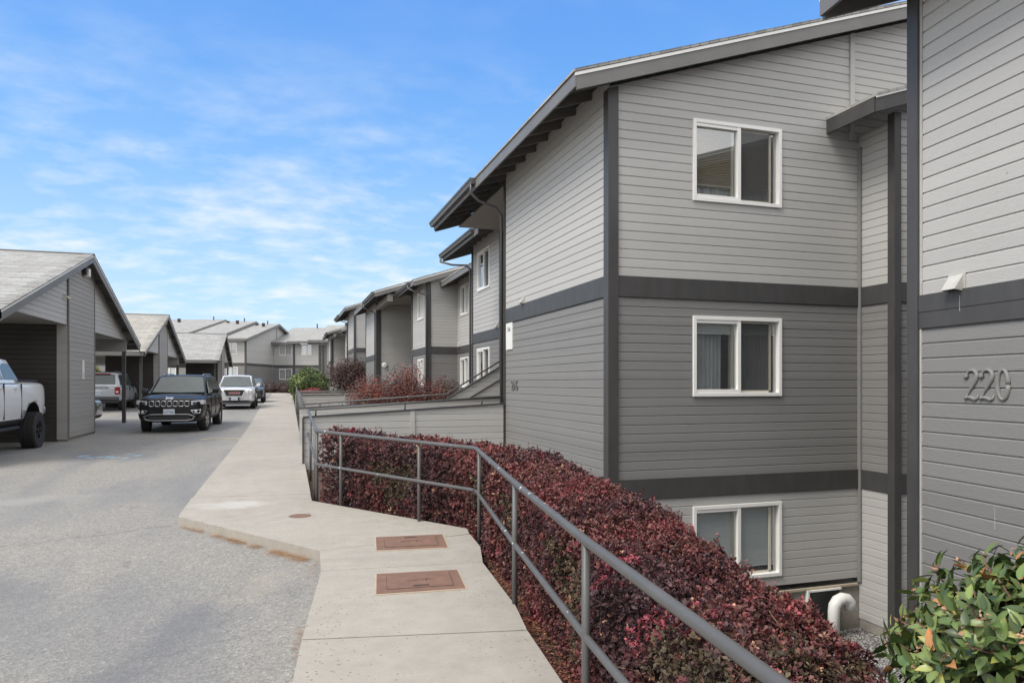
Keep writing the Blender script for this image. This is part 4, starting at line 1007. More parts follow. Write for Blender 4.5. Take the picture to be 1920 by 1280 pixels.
def cabin(sp,rt):
    W=sp['W'];w=W/2;belt=sp['belt'];Hh=sp['H']
    xc,xf,xr,xe=sp['cowl'],sp['rf'],sp['rr'],sp['rear']; yb=.955*w; yt=.70*w*sp.get('tw',1.04)
    st=[(xc,.86*w,.80*w,belt+.015),(xc-.10,.93*w,.80*w,belt+.09),(xf,yb,yt,Hh-.05),(xf-.35,yb,yt*1.02,Hh-.012),((xf+xr)/2,yb,yt*1.02,Hh),(xr+.1,yb,yt*1.01,Hh-.02),(xr,yb,yt,Hh-.05),(xe+.02,yb*.97,.84*w,belt+.05),(xe,yb*.95,.84*w,belt)]
    mb=MB(); n=7
    for x,a,b,z in st:
        mb.v+=[(x,-a,belt-.04),(x,-b,z-.02),(x,-b*.86,z+.0+(.02 if z>belt+.2 else 0)),(x,0,z+(.035 if z>belt+.2 else .02)),(x,b*.86,z+(.02 if z>belt+.2 else 0)),(x,b,z-.02),(x,a,belt-.04)]
    for i in range(len(st)-1):
        for j in range(n-1): a=i*n+j; mb.f.append((a,a+1,a+1+n,a+n))
    mb.f.append(tuple(range(n))); mb.f.append(tuple((len(st)-1)*n+j for j in range(n))[::-1])
    o=mb.build('cabin',sp.get('roofpaint',sp['paint']),rt,smooth=True)
    m=o.modifiers.new('e','EDGE_SPLIT'); m.split_angle=R(38)
    ztop=Hh-.07
    def side(x,z,s):
        # y on the side plane
        ta=(z-(belt-.04))/(Hh-.07-(belt-.04)); return s*(yb+(yt*1.02-yb)*ta)
    def panel(pts3,nrm,name,mat,par,th=.014):
        nv=Vector(nrm).normalized(); m=MB(); k=len(pts3)
        a=[Vector(p)+nv*th for p in pts3]; b=[Vector(p)-nv*.02 for p in pts3]
        m.add(a+b,[tuple(range(k)),tuple(range(2*k-1,k-1,-1))]+[(i,i+k,(i+1)%k+k,(i+1)%k) for i in range(k)]); return m.build(name,mat,par)
    g=M['carglass']
    # windshield
    A=Vector((xc-.04,.80*w,belt+.06));B=Vector((xf+.05,yt*.90,Hh-.085)); 
    pts=[(A.x,-A.y,A.z),(A.x+.05,0,A.z-.01),(A.x,A.y,A.z),(B.x,B.y,B.z),(B.x+.03,0,B.z+.035),(B.x,-B.y,B.z)]
    nv=(Vector((0,1,0)).cross(Vector((B.x-A.x,0,B.z-A.z)))); nv=nv if nv.z>0 else -nv
    panel(pts,nv,'windshield',g,o,.022)
    # rear window
    A=Vector((xe+.02,.74*w,belt+.08));B=Vector((xr-.02,yt*.88,Hh-.11))
    nv=Vector((0,1,0)).cross(Vector((B.x-A.x,0,B.z-A.z))); nv=nv if nv.x<0 else -nv
    panel([(A.x,A.y,A.z),(A.x,-A.y,A.z),(B.x,-B.y,B.z),(B.x,B.y,B.z)],nv,'rear_window',g,o,.022)
    zs0,zs1=belt+.035,Hh-.13
    def xa(z): # A pillar x at z
        return xc+(xf-xc)*(z-belt)/(Hh-.05-belt)
    def xd(z): return xe+(xr-xe)*(z-belt)/(Hh-.05-belt)
    bs=sp['pillars']
    for s in (-1,1):
        prev=None
        segs=[]
        xs=[None]+list(bs)+[None]
        for i in range(len(xs)-1):
            f0=xs[i]; f1=xs[i+1]
            p=[]
            xb0=(xa(zs0)-.10) if f0 is None else f0-.035; xt0=(xa(zs1)-.10) if f0 is None else f0-.035
            xb1=(xd(zs0)+.10) if f1 is None else f1+.035; xt1=(xd(zs1)+.12) if f1 is None else f1+.035
            q=[(xb0,zs0),(xt0,zs1),(xt1,zs1),(xb1,zs0)]
            pts=[(x,side(x,z,s),z) for x,z in q]
            nv=Vector((0,s*(zs1-zs0),(yb-yt)))
            panel(pts,nv,'side_window',g,o,.012)
    return o
def wheels(sp,rt):
    r=sp['r'];tw=sp['tw_'];out=[]
    for x in (sp['wb']/2+sp.get('wo',0),-sp['wb']/2+sp.get('wo',0)):
        for s in (-1,1):
            yo=s*(sp['W']/2-.01+sp.get('stick',0))
            ang=sp.get('steer',0) if x>0 else 0
            O=Vector((x,yo,r))
            mb=MB(); rr=r*sp.get('rimr',.66)
            prof=[(rr,-tw+.02),(r*.93,-tw),(r*.985,-tw+.03)]
            ns=6
            for k in range(ns+1): prof.append((r*(1 if k%2==0 else .985),-tw+.04+(tw-.08)*k/ns))
            prof+=[(r*.985,-.03),(r*.93,0),(rr+.01,-.015),(rr-.01,-.05)]
            d=Vector((math.sin(R(ang)),s*math.cos(R(ang)),0)) if ang else Vector((0,s,0))
            mb.lathe(prof,O,d,36)
            if sp.get('knobby'):
                for k in range(40):
                    a=2*math.pi*k/40; c_,s_=math.cos(a),math.sin(a)
                    for yy in (-.05,-tw*.37,-tw*.63,-tw+.05):
                        p=O+Vector((c_*r,0,s_*r))+d*(yy+(.01 if k%2 else -.01)); mb.bar(p-Vector((c_,0,s_))*.02,p+Vector((c_,0,s_))*.012,.055,.045,up=(0,1,0))
            t=mb.build('wheel',M['rubber'],rt,smooth=not sp.get('knobby')); 
            mb=MB(); mb.lathe([(rr,-.05),(rr*.97,-.035),(rr*.90,-.05),(rr*.86,-tw*.7),(.02,-tw*.7)],O,d,28)
            u=Vector((d.y,-d.x,0)) if abs(d.y)>0 else Vector((1,0,0)); up=Vector((0,0,1))
            for k in range(5):
                for dd in (-.12,.12):
                    a=2*math.pi*k/5+dd+.3; v=u*math.cos(a)+up*math.sin(a); v2=u*math.cos(a+ (-dd*.7))+up*math.sin(a+(-dd*.7))
                    mb.bar(O+d*(-.05)+v2*rr*.15,O+d*(-.045)+v*rr*.95,rr*.13,.03,up=tuple(d))
            mb.lathe([(rr*.24,-.06),(rr*.22,-.035),(.001,-.03)],O,d,16)
            mb.build('rim',sp['rim'],t)
def vehicle(name,label,cat,loc,rz,sp,group=None):
    rt=root(name,loc,label,cat,group,rz,absolute=False)
    b=carbody(sp,rt); c=cabin(sp,rt); wheels(sp,rt)
    W=sp['W'];w=W/2;l=sp['L']/2
    for s in (-1,1):
        mb=MB(); x=sp['cowl']-.35; z=sp['belt']+.12; 
        mb.hexa([(x-.08,s*(w-.02+.0),z-.09),(x+.06,s*(w-.02),z-.09),(x+.10,s*(w+.20),z-.07),(x-.06,s*(w+.20),z-.07)],[(x-.08,s*(w+.02),z+.06),(x+.05,s*(w+.02),z+.06),(x+.09,s*(w+.19),z+.09),(x-.06,s*(w+.19),z+.09)])
        mb.bar((x,s*(w-.12),z-.1),(x,s*(w+.05),z-.05),.08,.05)
        mb.build('mirror',sp.get('mirror',sp['paint']),rt,bevel=.02)
        mb=MB()
        for xd in sp['handles']: mb.bar((xd-.09,s*(w*.985+.012),sp['belt']-.16),(xd+.09,s*(w*.985+.012),sp['belt']-.155),.035,.03)
        mb.build('door_handle',sp.get('mirror',sp['paint']),rt,bevel=.006)
        mb=MB()
        for xd in sp['seams']: mb.box(xd-.004,xd+.004,*sorted((s*(w*.97),s*(w+.002))),sp['zb']+.2,sp['belt']-.06)
        mb.build('door_seam',M['blackpl'],rt)
        if sp.get('rails'):
            mb=MB(); zz=sp['H']+.045; y=s*w*.62; mb.tube([(sp['rf']-.2,y,zz-.05),(sp['rf']-.32,y,zz),(sp['rr']+.3,y,zz+.0),(sp['rr']+.15,y,zz-.05)],.018,8); mb.build('roof_rail',M[sp['rails']],c,smooth=True)
    return rt,b,c
PX=lambda l: l
def quadplate(rt,x,z,w,h,face,name,txt,sx=1,y=0):
    s=face
    mb=MB(); mb.box(*sorted((x,x+s*.02)),y-w/2,y+w/2,z-h/2,z+h/2); o=mb.build(name,M['plate'],rt,bevel=.004)
    r=(0,1,0) if s>0 else (0,-1,0)
    if txt: text('plate_number',txt,h*.62,.002,M['plateblue'],o,frame_mtx((x+s*.022,y,z-.005),r,(0,0,1)),sx=.82)
    return o
# black SUV -----------------------------------------------------------
J=dict(L=4.85,W=1.98,H=1.80,zb=.30,belt=1.16,hood=1.06,cowl=.98,rf=.30,rr=-1.75,rear=-2.30,wb=2.95,wo=.0,r=.385,tw_=.26,pillars=(-.15,-1.20),paint=M['p_black'],rim=M['alloy'],handles=(-.0,-.95),seams=(.82,-.18,-1.22),rails='satin',mirror=M['p_black'],rimr=.64,steer=6)
rt,b,c=vehicle('parked_car','black SUV with seven slot chrome grille facing the camera','car',(-3.28,26.55,H(26.5)-.02),R(-93),J,'cars standing in the lane')
l=J['L']/2
mb=MB(); mb.box(l-.16,l-.005,-.62,.62,.80,.99); gr=mb.build('grille',M['blackpl'],rt,bevel=.02)
mb=MB()
for k in range(7):
    y=(k-3)*.168
    pts=[(l+.005,y+.062*math.copysign(abs(math.cos(a))**.5,math.cos(a)),.895+.082*math.copysign(abs(math.sin(a))**.5,math.sin(a))) for a in [i*2*math.pi/16+.2 for i in range(17)]]
    mb.tube(pts,.011,6,cap=False)
mb.build('chrome_ring',M['chrome'],gr,smooth=True)
text('hood_badge','Jeep',.13,.006,M['chrome'],rt,frame_mtx((l-.07,0,1.075),(0,1,0),(-.45,0,1)))
for s in (-1,1):
    mb=MB(); mb.hexa([(l+.05,s*.63,.85),(l-.19,s*.975,.87),(l-.5,s*.99,.88),(l-.3,s*.63,.85)],[(l+.04,s*.63,.975),(l-.20,s*.965,1.0),(l-.5,s*.98,1.0),(l-.3,s*.63,.965)]); hl=mb.build('headlight',M['lamp'],rt,bevel=.012)
    mb=MB(); mb.lathe([(0,.012),(.045,.01),(.055,0),(.055,-.03)],(l-.01,s*.72,.908),(1,s*.6,0),12); mb.build('lens',M['carglass'],hl,smooth=True)
    mb=MB(); mb.box(l-.40,l-.33,*sorted((s*.945,s*.975)),.87,.98); mb.build('turn_signal',M['amber'],rt)
    mb=MB(); pts=[(l+.03-.14*(abs(y)-.6)/.3,s*y,z) for y,z in ((.62,.68),(.88,.70),(.86,.60),(.70,.585),(.62,.68))]; mb.tube(pts,.014,6,cap=False); fg=mb.build('fog_surround',M['chrome'],rt)
    mb=MB(); mb.lathe([(0,.01),(.04,0),(.04,-.04)],(l-.0,s*.76,.64),(1,0,0),10); mb.build('fog_lamp',M['lamp'],fg)
mb=MB(); mb.box(l-.12,l+.02,-.60,.60,.40,.53); br=mb.build('lower_grille',M['blackpl'],rt,bevel=.02)
mb=MB(); mb.tube([(l+.02,-.55,.56),(l-.01,-.72,.50),(l-.01,-.66,.40),(l+.03,-.5,.375),(l+.03,.5,.375),(l-.01,.66,.40),(l-.01,.72,.50),(l+.02,.55,.56),(l+.025,0,.565),(l+.02,-.55,.56)],.022,8,cap=False); mb.build('bumper_trim',M['satin'],rt,smooth=True)
quadplate(rt,l+.03,.64,.33,.17,1,'license_plate','CLP7087')
# pearl SUV behind ------------------------------------------------------
G=dict(L=4.75,W=1.90,H=1.72,zb=.28,belt=1.10,hood=1.05,cowl=.95,rf=.28,rr=-1.7,rear=-2.25,wb=2.85,r=.36,tw_=.24,pillars=(-.15,-1.15),paint=M['p_pearl'],rim=M['alloy'],handles=(0,-.95),seams=(.8,-.18,-1.2),rails='greypl',mirror=M['p_pearl'],rimr=.64)
rt,b,c=vehicle('parked_car','pearl white SUV with wide dark grille, behind the black SUV','car',(-2.36,39.75,H(39.5)-.05),R(-90),G,'cars standing in the lane')
l=G['L']/2
mb=MB(); mb.hexa([(l-.1,-.36,.66),(l+.06,-.36,.66),(l+.06,.36,.66),(l-.1,.36,.66)],[(l-.12,-.46,.98),(l+.05,-.46,.98),(l+.05,.46,.98),(l-.12,.46,.98)]); gr=mb.build('grille',M['blackpl'],rt)
mb=MB(); mb.tube([(l+.06,-.37,.65),(l+.06,.37,.65),(l+.05,.48,.99),(l+.05,-.48,.99),(l+.06,-.37,.65)],.020,6,cap=False); mb.build('grille_surround',M['chrome'],gr)
mb=MB(); mb.box(l+.05,l+.061,-.26,.26,.765,.895); mb.build('badge_plate',M['satin'],gr)
text('grille_badge','GMC',.16,.008,M['redtext'],gr,frame_mtx((l+.064,0,.83),(0,1,0),(0,0,1)),sx=1.3)
for s in (-1,1):
    mb=MB(); mb.hexa([(l+.035,s*.60,.76),(l-.18,s*.93,.80),(l-.45,s*.93,.80),(l-.25,s*.56,.78)],[(l-.0,s*.64,.97),(l-.28,s*.935,1.03),(l-.55,s*.93,1.04),(l-.3,s*.6,1.0)]); mb.build('headlight',M['lamp'],rt,bevel=.015)
    mb=MB(); mb.box(l-.2,l+.0,*sorted((s*.70,s*.80)),.50,.68); mb.build('fog_lamp',M['lamp'],rt,bevel=.01)
mb=MB(); mb.box(l-.15,l+.01,-.70,.70,.40,.47); mb.build('lower_grille',M['blackpl'],rt,bevel=.01)
mb=MB(); mb.box(l-.2,l+.02,-.80,.80,.27,.37); mb.build('bumper',M['greypl'],rt,bevel=.02)
mb=MB(); mb.box(l-.05,l+.045,-.23,.23,.47,.64); mb.build('plate_bracket',M['blackpl'],rt)
quadplate(rt,l+.046,.55,.32,.14,1,'license_plate','CHW2419')
# dark car further back
D=dict(L=4.5,W=1.82,H=1.50,zb=.24,belt=1.0,hood=.92,cowl=.9,rf=.2,rr=-1.3,rear=-1.9,wb=2.7,r=.33,tw_=.22,pillars=(-.2,),paint=M['p_grey'],rim=M['alloy'],handles=(0,-.9),seams=(.75,-.22,-1.15),rimr=.64)
vehicle('parked_car','dark grey car mostly hidden behind the pearl white SUV','car',(-2.12,48.8,H(48)),R(-90),D,'cars standing in the lane')
# silver SUV seen from behind -------------------------------------------
B=dict(L=4.4,W=1.93,H=1.80,zb=.32,belt=1.15,hood=1.06,cowl=.85,rf=.25,rr=-1.95,rear=-2.10,wb=2.7,r=.36,tw_=.24,pillars=(-.15,-1.15),paint=M['p_silver'],rim=M['blackrim'],handles=(0,-.9),seams=(.75,-.2,-1.1),rails='satin',flatrear=True,tw=1.14,mirror=M['blackpl'],roofpaint=M['p_silver'],rimr=.62)
rt,b,c=vehicle('parked_car','silver SUV seen from behind under the second carport','car',(-8.24,39.2,H(38.5)-.0),R(90),B,'cars parked under the carports')
l=B['L']/2
mb=MB(); mb.box(-l-.05,-l+.1,-.88,.88,.50,.66); bp=mb.build('bumper',M['greypl'],rt,bevel=.03)
mb=MB(); mb.box(-l-.06,-l+.1,-.90,.90,.34,.50); mb.build('lower_bumper',M['blackpl'],rt,bevel=.03)
text('tailgate_badge','BRONCO',.135,.006,M['blackpl'],rt,frame_mtx((-l-.012,0,1.06),(0,-1,0),(0,0,1)),sx=1.6)
quadplate(rt,-l-.02,.84,.34,.17,-1,'license_plate','BZK1834',y=.0)
for s in (-1,1):
    mb=MB(); mb.box(-l-.03,-l+.12,*sorted((s*.70,s*.925)),.76,1.08); tl=mb.build('tail_light',M['redlens'],rt,bevel=.03)
    mb=MB(); mb.box(-l-.036,-l-.028,*sorted((s*.76,s*.87)),.84,.92); mb.build('lens',M['lamp'],tl)
mb=MB(); mb.box(-2.10,-2.02,-.5,.5,1.70,1.74); mb.build('brake_light',M['redlens'],rt)
# dark car nose in bay two of the nearest carport
K=dict(D); K.update(H=1.62,belt=1.05)
vehicle('parked_car','dark car with silver wheel showing past the nearest carport pier','car',(-8.42,27.9,H(27)),0,K,'cars parked under the carports')
# white lifted pickup -------------------------------------------------
T=dict(arch=.24,L=5.95,W=2.04,H=2.19,zb=.60,belt=1.66,hood=1.60,cowl=1.35,rf=.75,rr=-.75,rear=-1.02,wb=3.75,wo=.05,r=.45,tw_=.34,pillars=(-.02,),paint=M['p_white'],rim=M['blackrim'],handles=(.33,-.60),seams=(1.2,.12,-.98),flatrear=True,stick=.14,knobby=True,rimr=.50,tw=1.1,mirror=M['p_white'])
rt,b,c=vehicle('parked_car','lifted white crew cab pickup with knobbly black tyres at the left edge','car',(-6.95,18.55,H(18)-.0),R(-90),T,'cars standing in the lane')
l=T['L']/2
for s in (-1,1):
    mb=MB(); mb.box(-l-.02,-l+.01,*sorted((s*.66,s*.86)),1.12,1.50); mb.build('tail_light',M['redlens'],rt,bevel=.015)
    mb=MB(); mb.box(-.85,1.0,*sorted((s*.93,s*1.02)),.54,.61); mb.build('step_bar',M['blackpl'],rt,bevel=.02)
mb=MB(); mb.box(-l+.25,-1.1,-.86,.86,1.66,1.715); mb.build('bed_cover',M['blackpl'],rt,bevel=.02)
mb=MB(); mb.box(-l-.14,-l+.05,-.95,.95,.82,1.0); mb.build('bumper',M['chrome'],rt,bevel=.03)
mb=MB(); mb.lathe([(.12,0),(.12,.006),(.10,.008),(0,.008)],(-1.35,T['W']/2*.985,1.18),(0,1,0),18); mb.build('fuel_door',M['p_white'],rt)
# ------------------------------------------------------------------ foliage
def leaves(name,C,Nrm,size,cols,mat,parent,shape='diamond',spread=.8,updir=.3,fold=.25):
    n=len(C); 
    rnd=RNG.normal(size=(n,3)); nn=Nrm+rnd*spread; nn[:,2]+=updir; nn/=np.linalg.norm(nn,axis=1,keepdims=True)+1e-9
    r2=RNG.normal(size=(n,3)); u=np.cross(nn,r2); u/=np.linalg.norm(u,axis=1,keepdims=True)+1e-9; w=np.cross(nn,u)
    if shape=='diamond': T=np.array([(0,-.08,0),(.35,.25,fold*.5),(.0,1,0),(-.35,.25,fold*.5),]);F=[(0,1,2,3)]
    elif shape=='stick': T=np.array([(-.022,0,0),(.022,0,0),(.012,1,0),(-.012,1,0)]);F=[(0,1,2,3)]
    else: T=np.array([(0,-.1,0),(.20,.08,.06),(.28,.35,.08),(.18,.68,.05),(0,1,-.10),(-.18,.68,.05),(-.28,.35,.08),(-.20,.08,.06),(0,.35,-.02)])
    if shape=='leaf': F=[(0,1,2,8),(8,2,3,4),(8,4,5,6),(0,8,6,7)]
    k=len(T); S=np.asarray(size).reshape(-1,1,1)
    V=(C[:,None,:]+S*(T[None,:,0:1]*u[:,None,:]+T[None,:,1:2]*w[:,None,:]+T[None,:,2:3]*nn[:,None,:])).reshape(-1,3)
    off=OFF.get(parent.name,Vector((0,0,0))) if parent is not None else Vector((0,0,0)); V=V-np.array(off)
    me=bpy.data.meshes.new(name); nf=len(F)*n
    me.vertices.add(len(V)); me.vertices.foreach_set('co',V.astype(np.float32).ravel())
    FF=np.array(F); L=(FF[None,:,:]+(np.arange(n)*k)[:,None,None]).reshape(-1)
    me.loops.add(len(L)); me.loops.foreach_set('vertex_index',L.astype(np.int32))
    me.polygons.add(nf); me.polygons.foreach_set('loop_start',np.arange(0,4*nf,4,dtype=np.int32)); me.polygons.foreach_set('loop_total',np.full(nf,4,dtype=np.int32))
    me.update(calc_edges=True)
    at=me.color_attributes.new('leafcol','FLOAT_COLOR','POINT'); cc=np.ones((n,4)); cc[:,:3]=cols
    at.data.foreach_set('color',np.repeat(cc,k,axis=0).astype(np.float32).ravel())
    o=finish(name,me,mat,parent)
    if shape=='leaf': me.polygons.foreach_set('use_smooth',[True]*nf)
    return o
def rosettes(name,C,Nn,size,cols,mat,parent,k=7,reach=1.0):
    n=len(C); Nn=Nn/(np.linalg.norm(Nn,axis=1,keepdims=True)+1e-9)
    u=np.cross(Nn,RNG.normal(size=(n,3))); u/=np.linalg.norm(u,axis=1,keepdims=True)+1e-9; w=np.cross(Nn,u)
    A=(np.arange(k)*2.4)[None,:]+RNG.uniform(0,6.28,(n,1)); el=RNG.uniform(.15,1.15,(n,k))
    D=(u[:,None,:]*np.cos(A)[...,None]+w[:,None,:]*np.sin(A)[...,None])*np.cos(el)[...,None]+Nn[:,None,:]*np.sin(el)[...,None]
    B=C[:,None,:]-Nn[:,None,:]*(RNG.uniform(0,.9,(n,k))*size[:,None])[...,None]
    U=Nn[:,None,:]-D*np.sum(Nn[:,None,:]*D,2,keepdims=True)+RNG.normal(size=D.shape)*.25; U-=D*np.sum(U*D,2,keepdims=True); U/=np.linalg.norm(U,axis=2,keepdims=True)+1e-9; W=np.cross(D,U)
    S=(size[:,None]*RNG.uniform(.65,1.2,(n,k)))[...,None]
    V=np.stack([B,B+S*(D*.62+W*.27+U*.10),B+S*D*reach,B+S*(D*.62-W*.27+U*.10)],2).reshape(-1,3)-np.array(OFF.get(parent.name,Vector((0,0,0))))
    N_=n*k; me=bpy.data.meshes.new(name); me.vertices.add(4*N_); me.vertices.foreach_set('co',V.astype(np.float32).ravel())
    me.loops.add(4*N_); me.loops.foreach_set('vertex_index',np.arange(4*N_,dtype=np.int32)); me.polygons.add(N_); me.polygons.foreach_set('loop_start',np.arange(0,4*N_,4,dtype=np.int32)); me.polygons.foreach_set('loop_total',np.full(N_,4,dtype=np.int32)); me.update(calc_edges=True)
    cc=np.ones((n,k,4,4)); cc[...,:3]=cols[:,None,None,:]*RNG.uniform(.72,1.25,(n,k,1,1))
    me.color_attributes.new('leafcol','FLOAT_COLOR','POINT').data.foreach_set('color',np.clip(cc,.004,.9).astype(np.float32).ravel())
    return finish(name,me,mat,parent)
def nz(P,s,seed=0):  # cheap smooth value noise
    q=P*s+seed*13.7
    return (np.sin(q[:,0]*1.7+1.3*np.sin(q[:,1]*1.1+seed))+np.sin(q[:,1]*2.1+1.7*np.sin(q[:,2]*1.3))+np.sin(q[:,2]*1.9+1.1*np.sin(q[:,0]*1.5+2)))/3
def palette(P,pal,wts,s=3.,seed=0,jit=.25):
    # clumped palette choice
    n=len(P); base=nz(P,s,seed)*.5+.5+RNG.normal(size=n)*.22
    cum=np.cumsum(wts)/np.sum(wts); r=np.argsort(np.argsort(base))/n
    idx=np.clip(np.searchsorted(cum,r),0,len(pal)-1)
    c=np.array(pal)[idx]*(1+RNG.normal(size=(n,1))*jit); return np.clip(c,.004,.9)
RED=[(.055,.029,.034),(.082,.035,.039),(.115,.038,.040),(.13,.054,.042),(.165,.044,.044),(.23,.055,.057)]
def hedge():
    rt=root('barberry_hedge',(1.9,5,-.3),'long clipped dark red barberry hedge behind the front railing','hedge')
    path=[(.74,10.3),(1.68,8.92),(2.46,7.85),(2.27,5.9),(2.12,4.6),(1.94,3.5),(1.74,2.4),(1.53,1.3),(1.38,.2)]
    P=[Vector(p) for p in path]; seg=[(P[i+1]-P[i]).length for i in range(len(P)-1)]; tot=sum(seg)
    cum=np.concatenate([[0],np.cumsum(seg)])
    PX_=np.array([p.x for p in P]);PY_=np.array([p.y for p in P])
    # half width & top along the path
    HWD=np.array([.34,.42,.48,.45,.43,.40,.37,.35,.35]); TOP=np.array([.92,.87,.81,.78,.76,.72,.65,.55,.45]); 
    def sample(n,smin,smax,inset=0,biased=False):
        s=RNG.uniform(smin,smax,n); x=np.interp(s,cum,PX_); y=np.interp(s,cum,PY_)
        e=.15; dx=np.interp(s+e,cum,PX_)-np.interp(s-e,cum,PX_); dy=np.interp(s+e,cum,PY_)-np.interp(s-e,cum,PY_); l_=np.hypot(dx,dy)+1e-9; dx/=l_;dy/=l_
        nx,ny=dy,-dx     # pointing away ... right side of path direction (path runs towards camera -> left/up)
        hw=np.interp(s,cum,HWD)-inset; top=np.interp(s,cum,TOP)-inset; bot=-.25
        # uniform over the rounded box outline of the clipped hedge
        hs=(top-bot); per=2*hs+2*hw; q=RNG.random(n)*per
        left=q<hs; topm=(q>=hs)&(q<hs+2*hw); right=~left&~topm
        off=np.where(left,-hw,np.where(right,hw,q-hs-hw)); z=np.where(left,bot+q,np.where(right,bot+(q-hs-2*hw),top))
        ca=np.where(left,-1.,np.where(right,1.,0.)); sa=np.where(topm,1.,0.)
        rc=.17; kx=np.abs(off)-(hw-rc); kz=z-(top-rc); cor=(kx>0)&(kz>0); ang=np.arctan2(np.maximum(kz,1e-4),np.maximum(kx,1e-4)); rr=np.hypot(kx,kz)+1e-6
        sg=np.sign(off); off=np.where(cor,sg*(hw-rc+rc*np.cos(ang)),off); z=np.where(cor,top-rc+rc*np.sin(ang),z); ca=np.where(cor,sg*np.cos(ang),ca); sa=np.where(cor,np.sin(ang),sa)
        # slight taper inward towards the base
        off=off*(1-.10*np.clip((top-z)/hs,0,1))
        Nn=np.stack([nx*ca,ny*ca,sa],1); C=np.stack([x+nx*off,y+ny*off,z],1)
        lump=nz(C,3.1,1)*.045+nz(C,9,2)*.035+nz(C,24,3)*.018
        C=C+Nn*(lump[:,None]+RNG.normal(size=(n,1))*.012)
        return C,Nn,s
    # leaves: dense near, coarser far
    smid=cum[3]
    C1,N1,s1=sample(34000,smid,tot); C2,N2,s2=sample(14000,0,smid)
    C3,N3,s3=sample(14000,0,tot,.05)
    for C_,N_,sz_,nm in ((C1,N1,.0185,'foliage'),(C2,N2,.027,'foliage'),(C3,N3,.03,'foliage')):
        n=len(C_); col=palette(C_,RED,[14,24,26,20,13,4],2.2,3,.16)
        # olive bare-ish patches low on the road side, tan dry tips on the crown
        low=(nz(C_,1.7,5)>.35)&(C_[:,2]<.62); k=low&(RNG.random(n)<.75); col[k]=np.array((.085,.062,.036))*(1+RNG.normal(size=(k.sum(),1))*.3)
        tan=(RNG.random(n)<.010+.02*(nz(C_,1.3,8)>.2)); col[tan]=np.array((.36,.20,.13))*(1+RNG.normal(size=(tan.sum(),1))*.25)
        hot=(nz(C_,4.5,9)>.70)&(RNG.random(n)<.5); col[hot]=np.array((.24,.05,.065))*(1+RNG.normal(size=(hot.sum(),1))*.25)
        keep=~((nz(C_,1.7,5)>.35)&(C_[:,2]<.5)&(RNG.random(n)<.45))
        C_,N_,col=C_[keep],N_[keep],col[keep]
        C_=C_+N_*RNG.normal(size=(len(C_),1))*.014; rosettes(nm,C_,N_+RNG.normal(size=N_.shape)*.38+np.array([0,0,.2]),RNG.lognormal(0,.22,len(C_))*sz_*1.18,np.clip(col,.004,.9),M['leaf'],rt,7)
    # sprigs sticking out of the top
    Cs,Ns,ss=sample(1800,0,tot); k=Ns[:,2]>.5; Cs,Ns=Cs[k][:330],Ns[k][:330]
    ts=[];tn=[]
    for c_ in Cs:
        d=np.array([random.uniform(-.4,.4),random.uniform(-.4,.4),1]); d/=np.linalg.norm(d); L=random.uniform(.03,.11)
        for q in np.linspace(.2,1,7): ts.append(c_+d*L*q); tn.append(RNG.normal(size=3))
    ts=np.array(ts);tn=np.array(tn); leaves('sprig',ts,tn,RNG.uniform(.014,.024,len(ts)),palette(ts,RED[2:],[20,20,30,10],2,1),M['leaf'],rt,'diamond',.5,.3)
    # twigs
    C4,N4,_=sample(7000,0,tot,.035); leaves('twig',C4,N4,RNG.uniform(.05,.11,len(C4)),np.clip(np.array([(.12,.085,.06)])*(1+RNG.normal(size=(len(C4),1))*.4),.01,.5),M['leaf'],rt,'stick',.9,.2)
    # inner core tube
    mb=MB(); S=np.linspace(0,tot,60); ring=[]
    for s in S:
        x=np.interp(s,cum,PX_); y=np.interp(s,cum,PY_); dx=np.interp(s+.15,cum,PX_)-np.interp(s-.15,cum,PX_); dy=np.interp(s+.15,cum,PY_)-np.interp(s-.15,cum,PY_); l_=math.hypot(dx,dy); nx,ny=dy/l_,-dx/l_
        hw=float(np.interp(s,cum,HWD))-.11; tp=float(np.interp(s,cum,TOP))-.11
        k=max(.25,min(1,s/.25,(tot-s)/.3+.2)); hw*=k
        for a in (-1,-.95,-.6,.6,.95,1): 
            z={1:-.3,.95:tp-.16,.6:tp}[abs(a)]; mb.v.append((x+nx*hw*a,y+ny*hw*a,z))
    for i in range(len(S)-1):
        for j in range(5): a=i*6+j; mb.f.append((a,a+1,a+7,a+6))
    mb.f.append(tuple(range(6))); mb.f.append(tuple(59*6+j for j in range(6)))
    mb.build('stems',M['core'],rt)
hedge()
def ellipsoid_pts(n,c,r,shell=.75,flat=None):
    d=RNG.normal(size=(n,3)); d/=np.linalg.norm(d,axis=1,keepdims=True); k=RNG.uniform(shell,1.0,(n,1))
    P=d*k; lump=1+.16*nz(d*3+np.array(c)[None,:],1.0,4)[:,None]+.08*nz(d*9,1,6)[:,None]
    return P*np.array(r)*lump+np.array(c),d
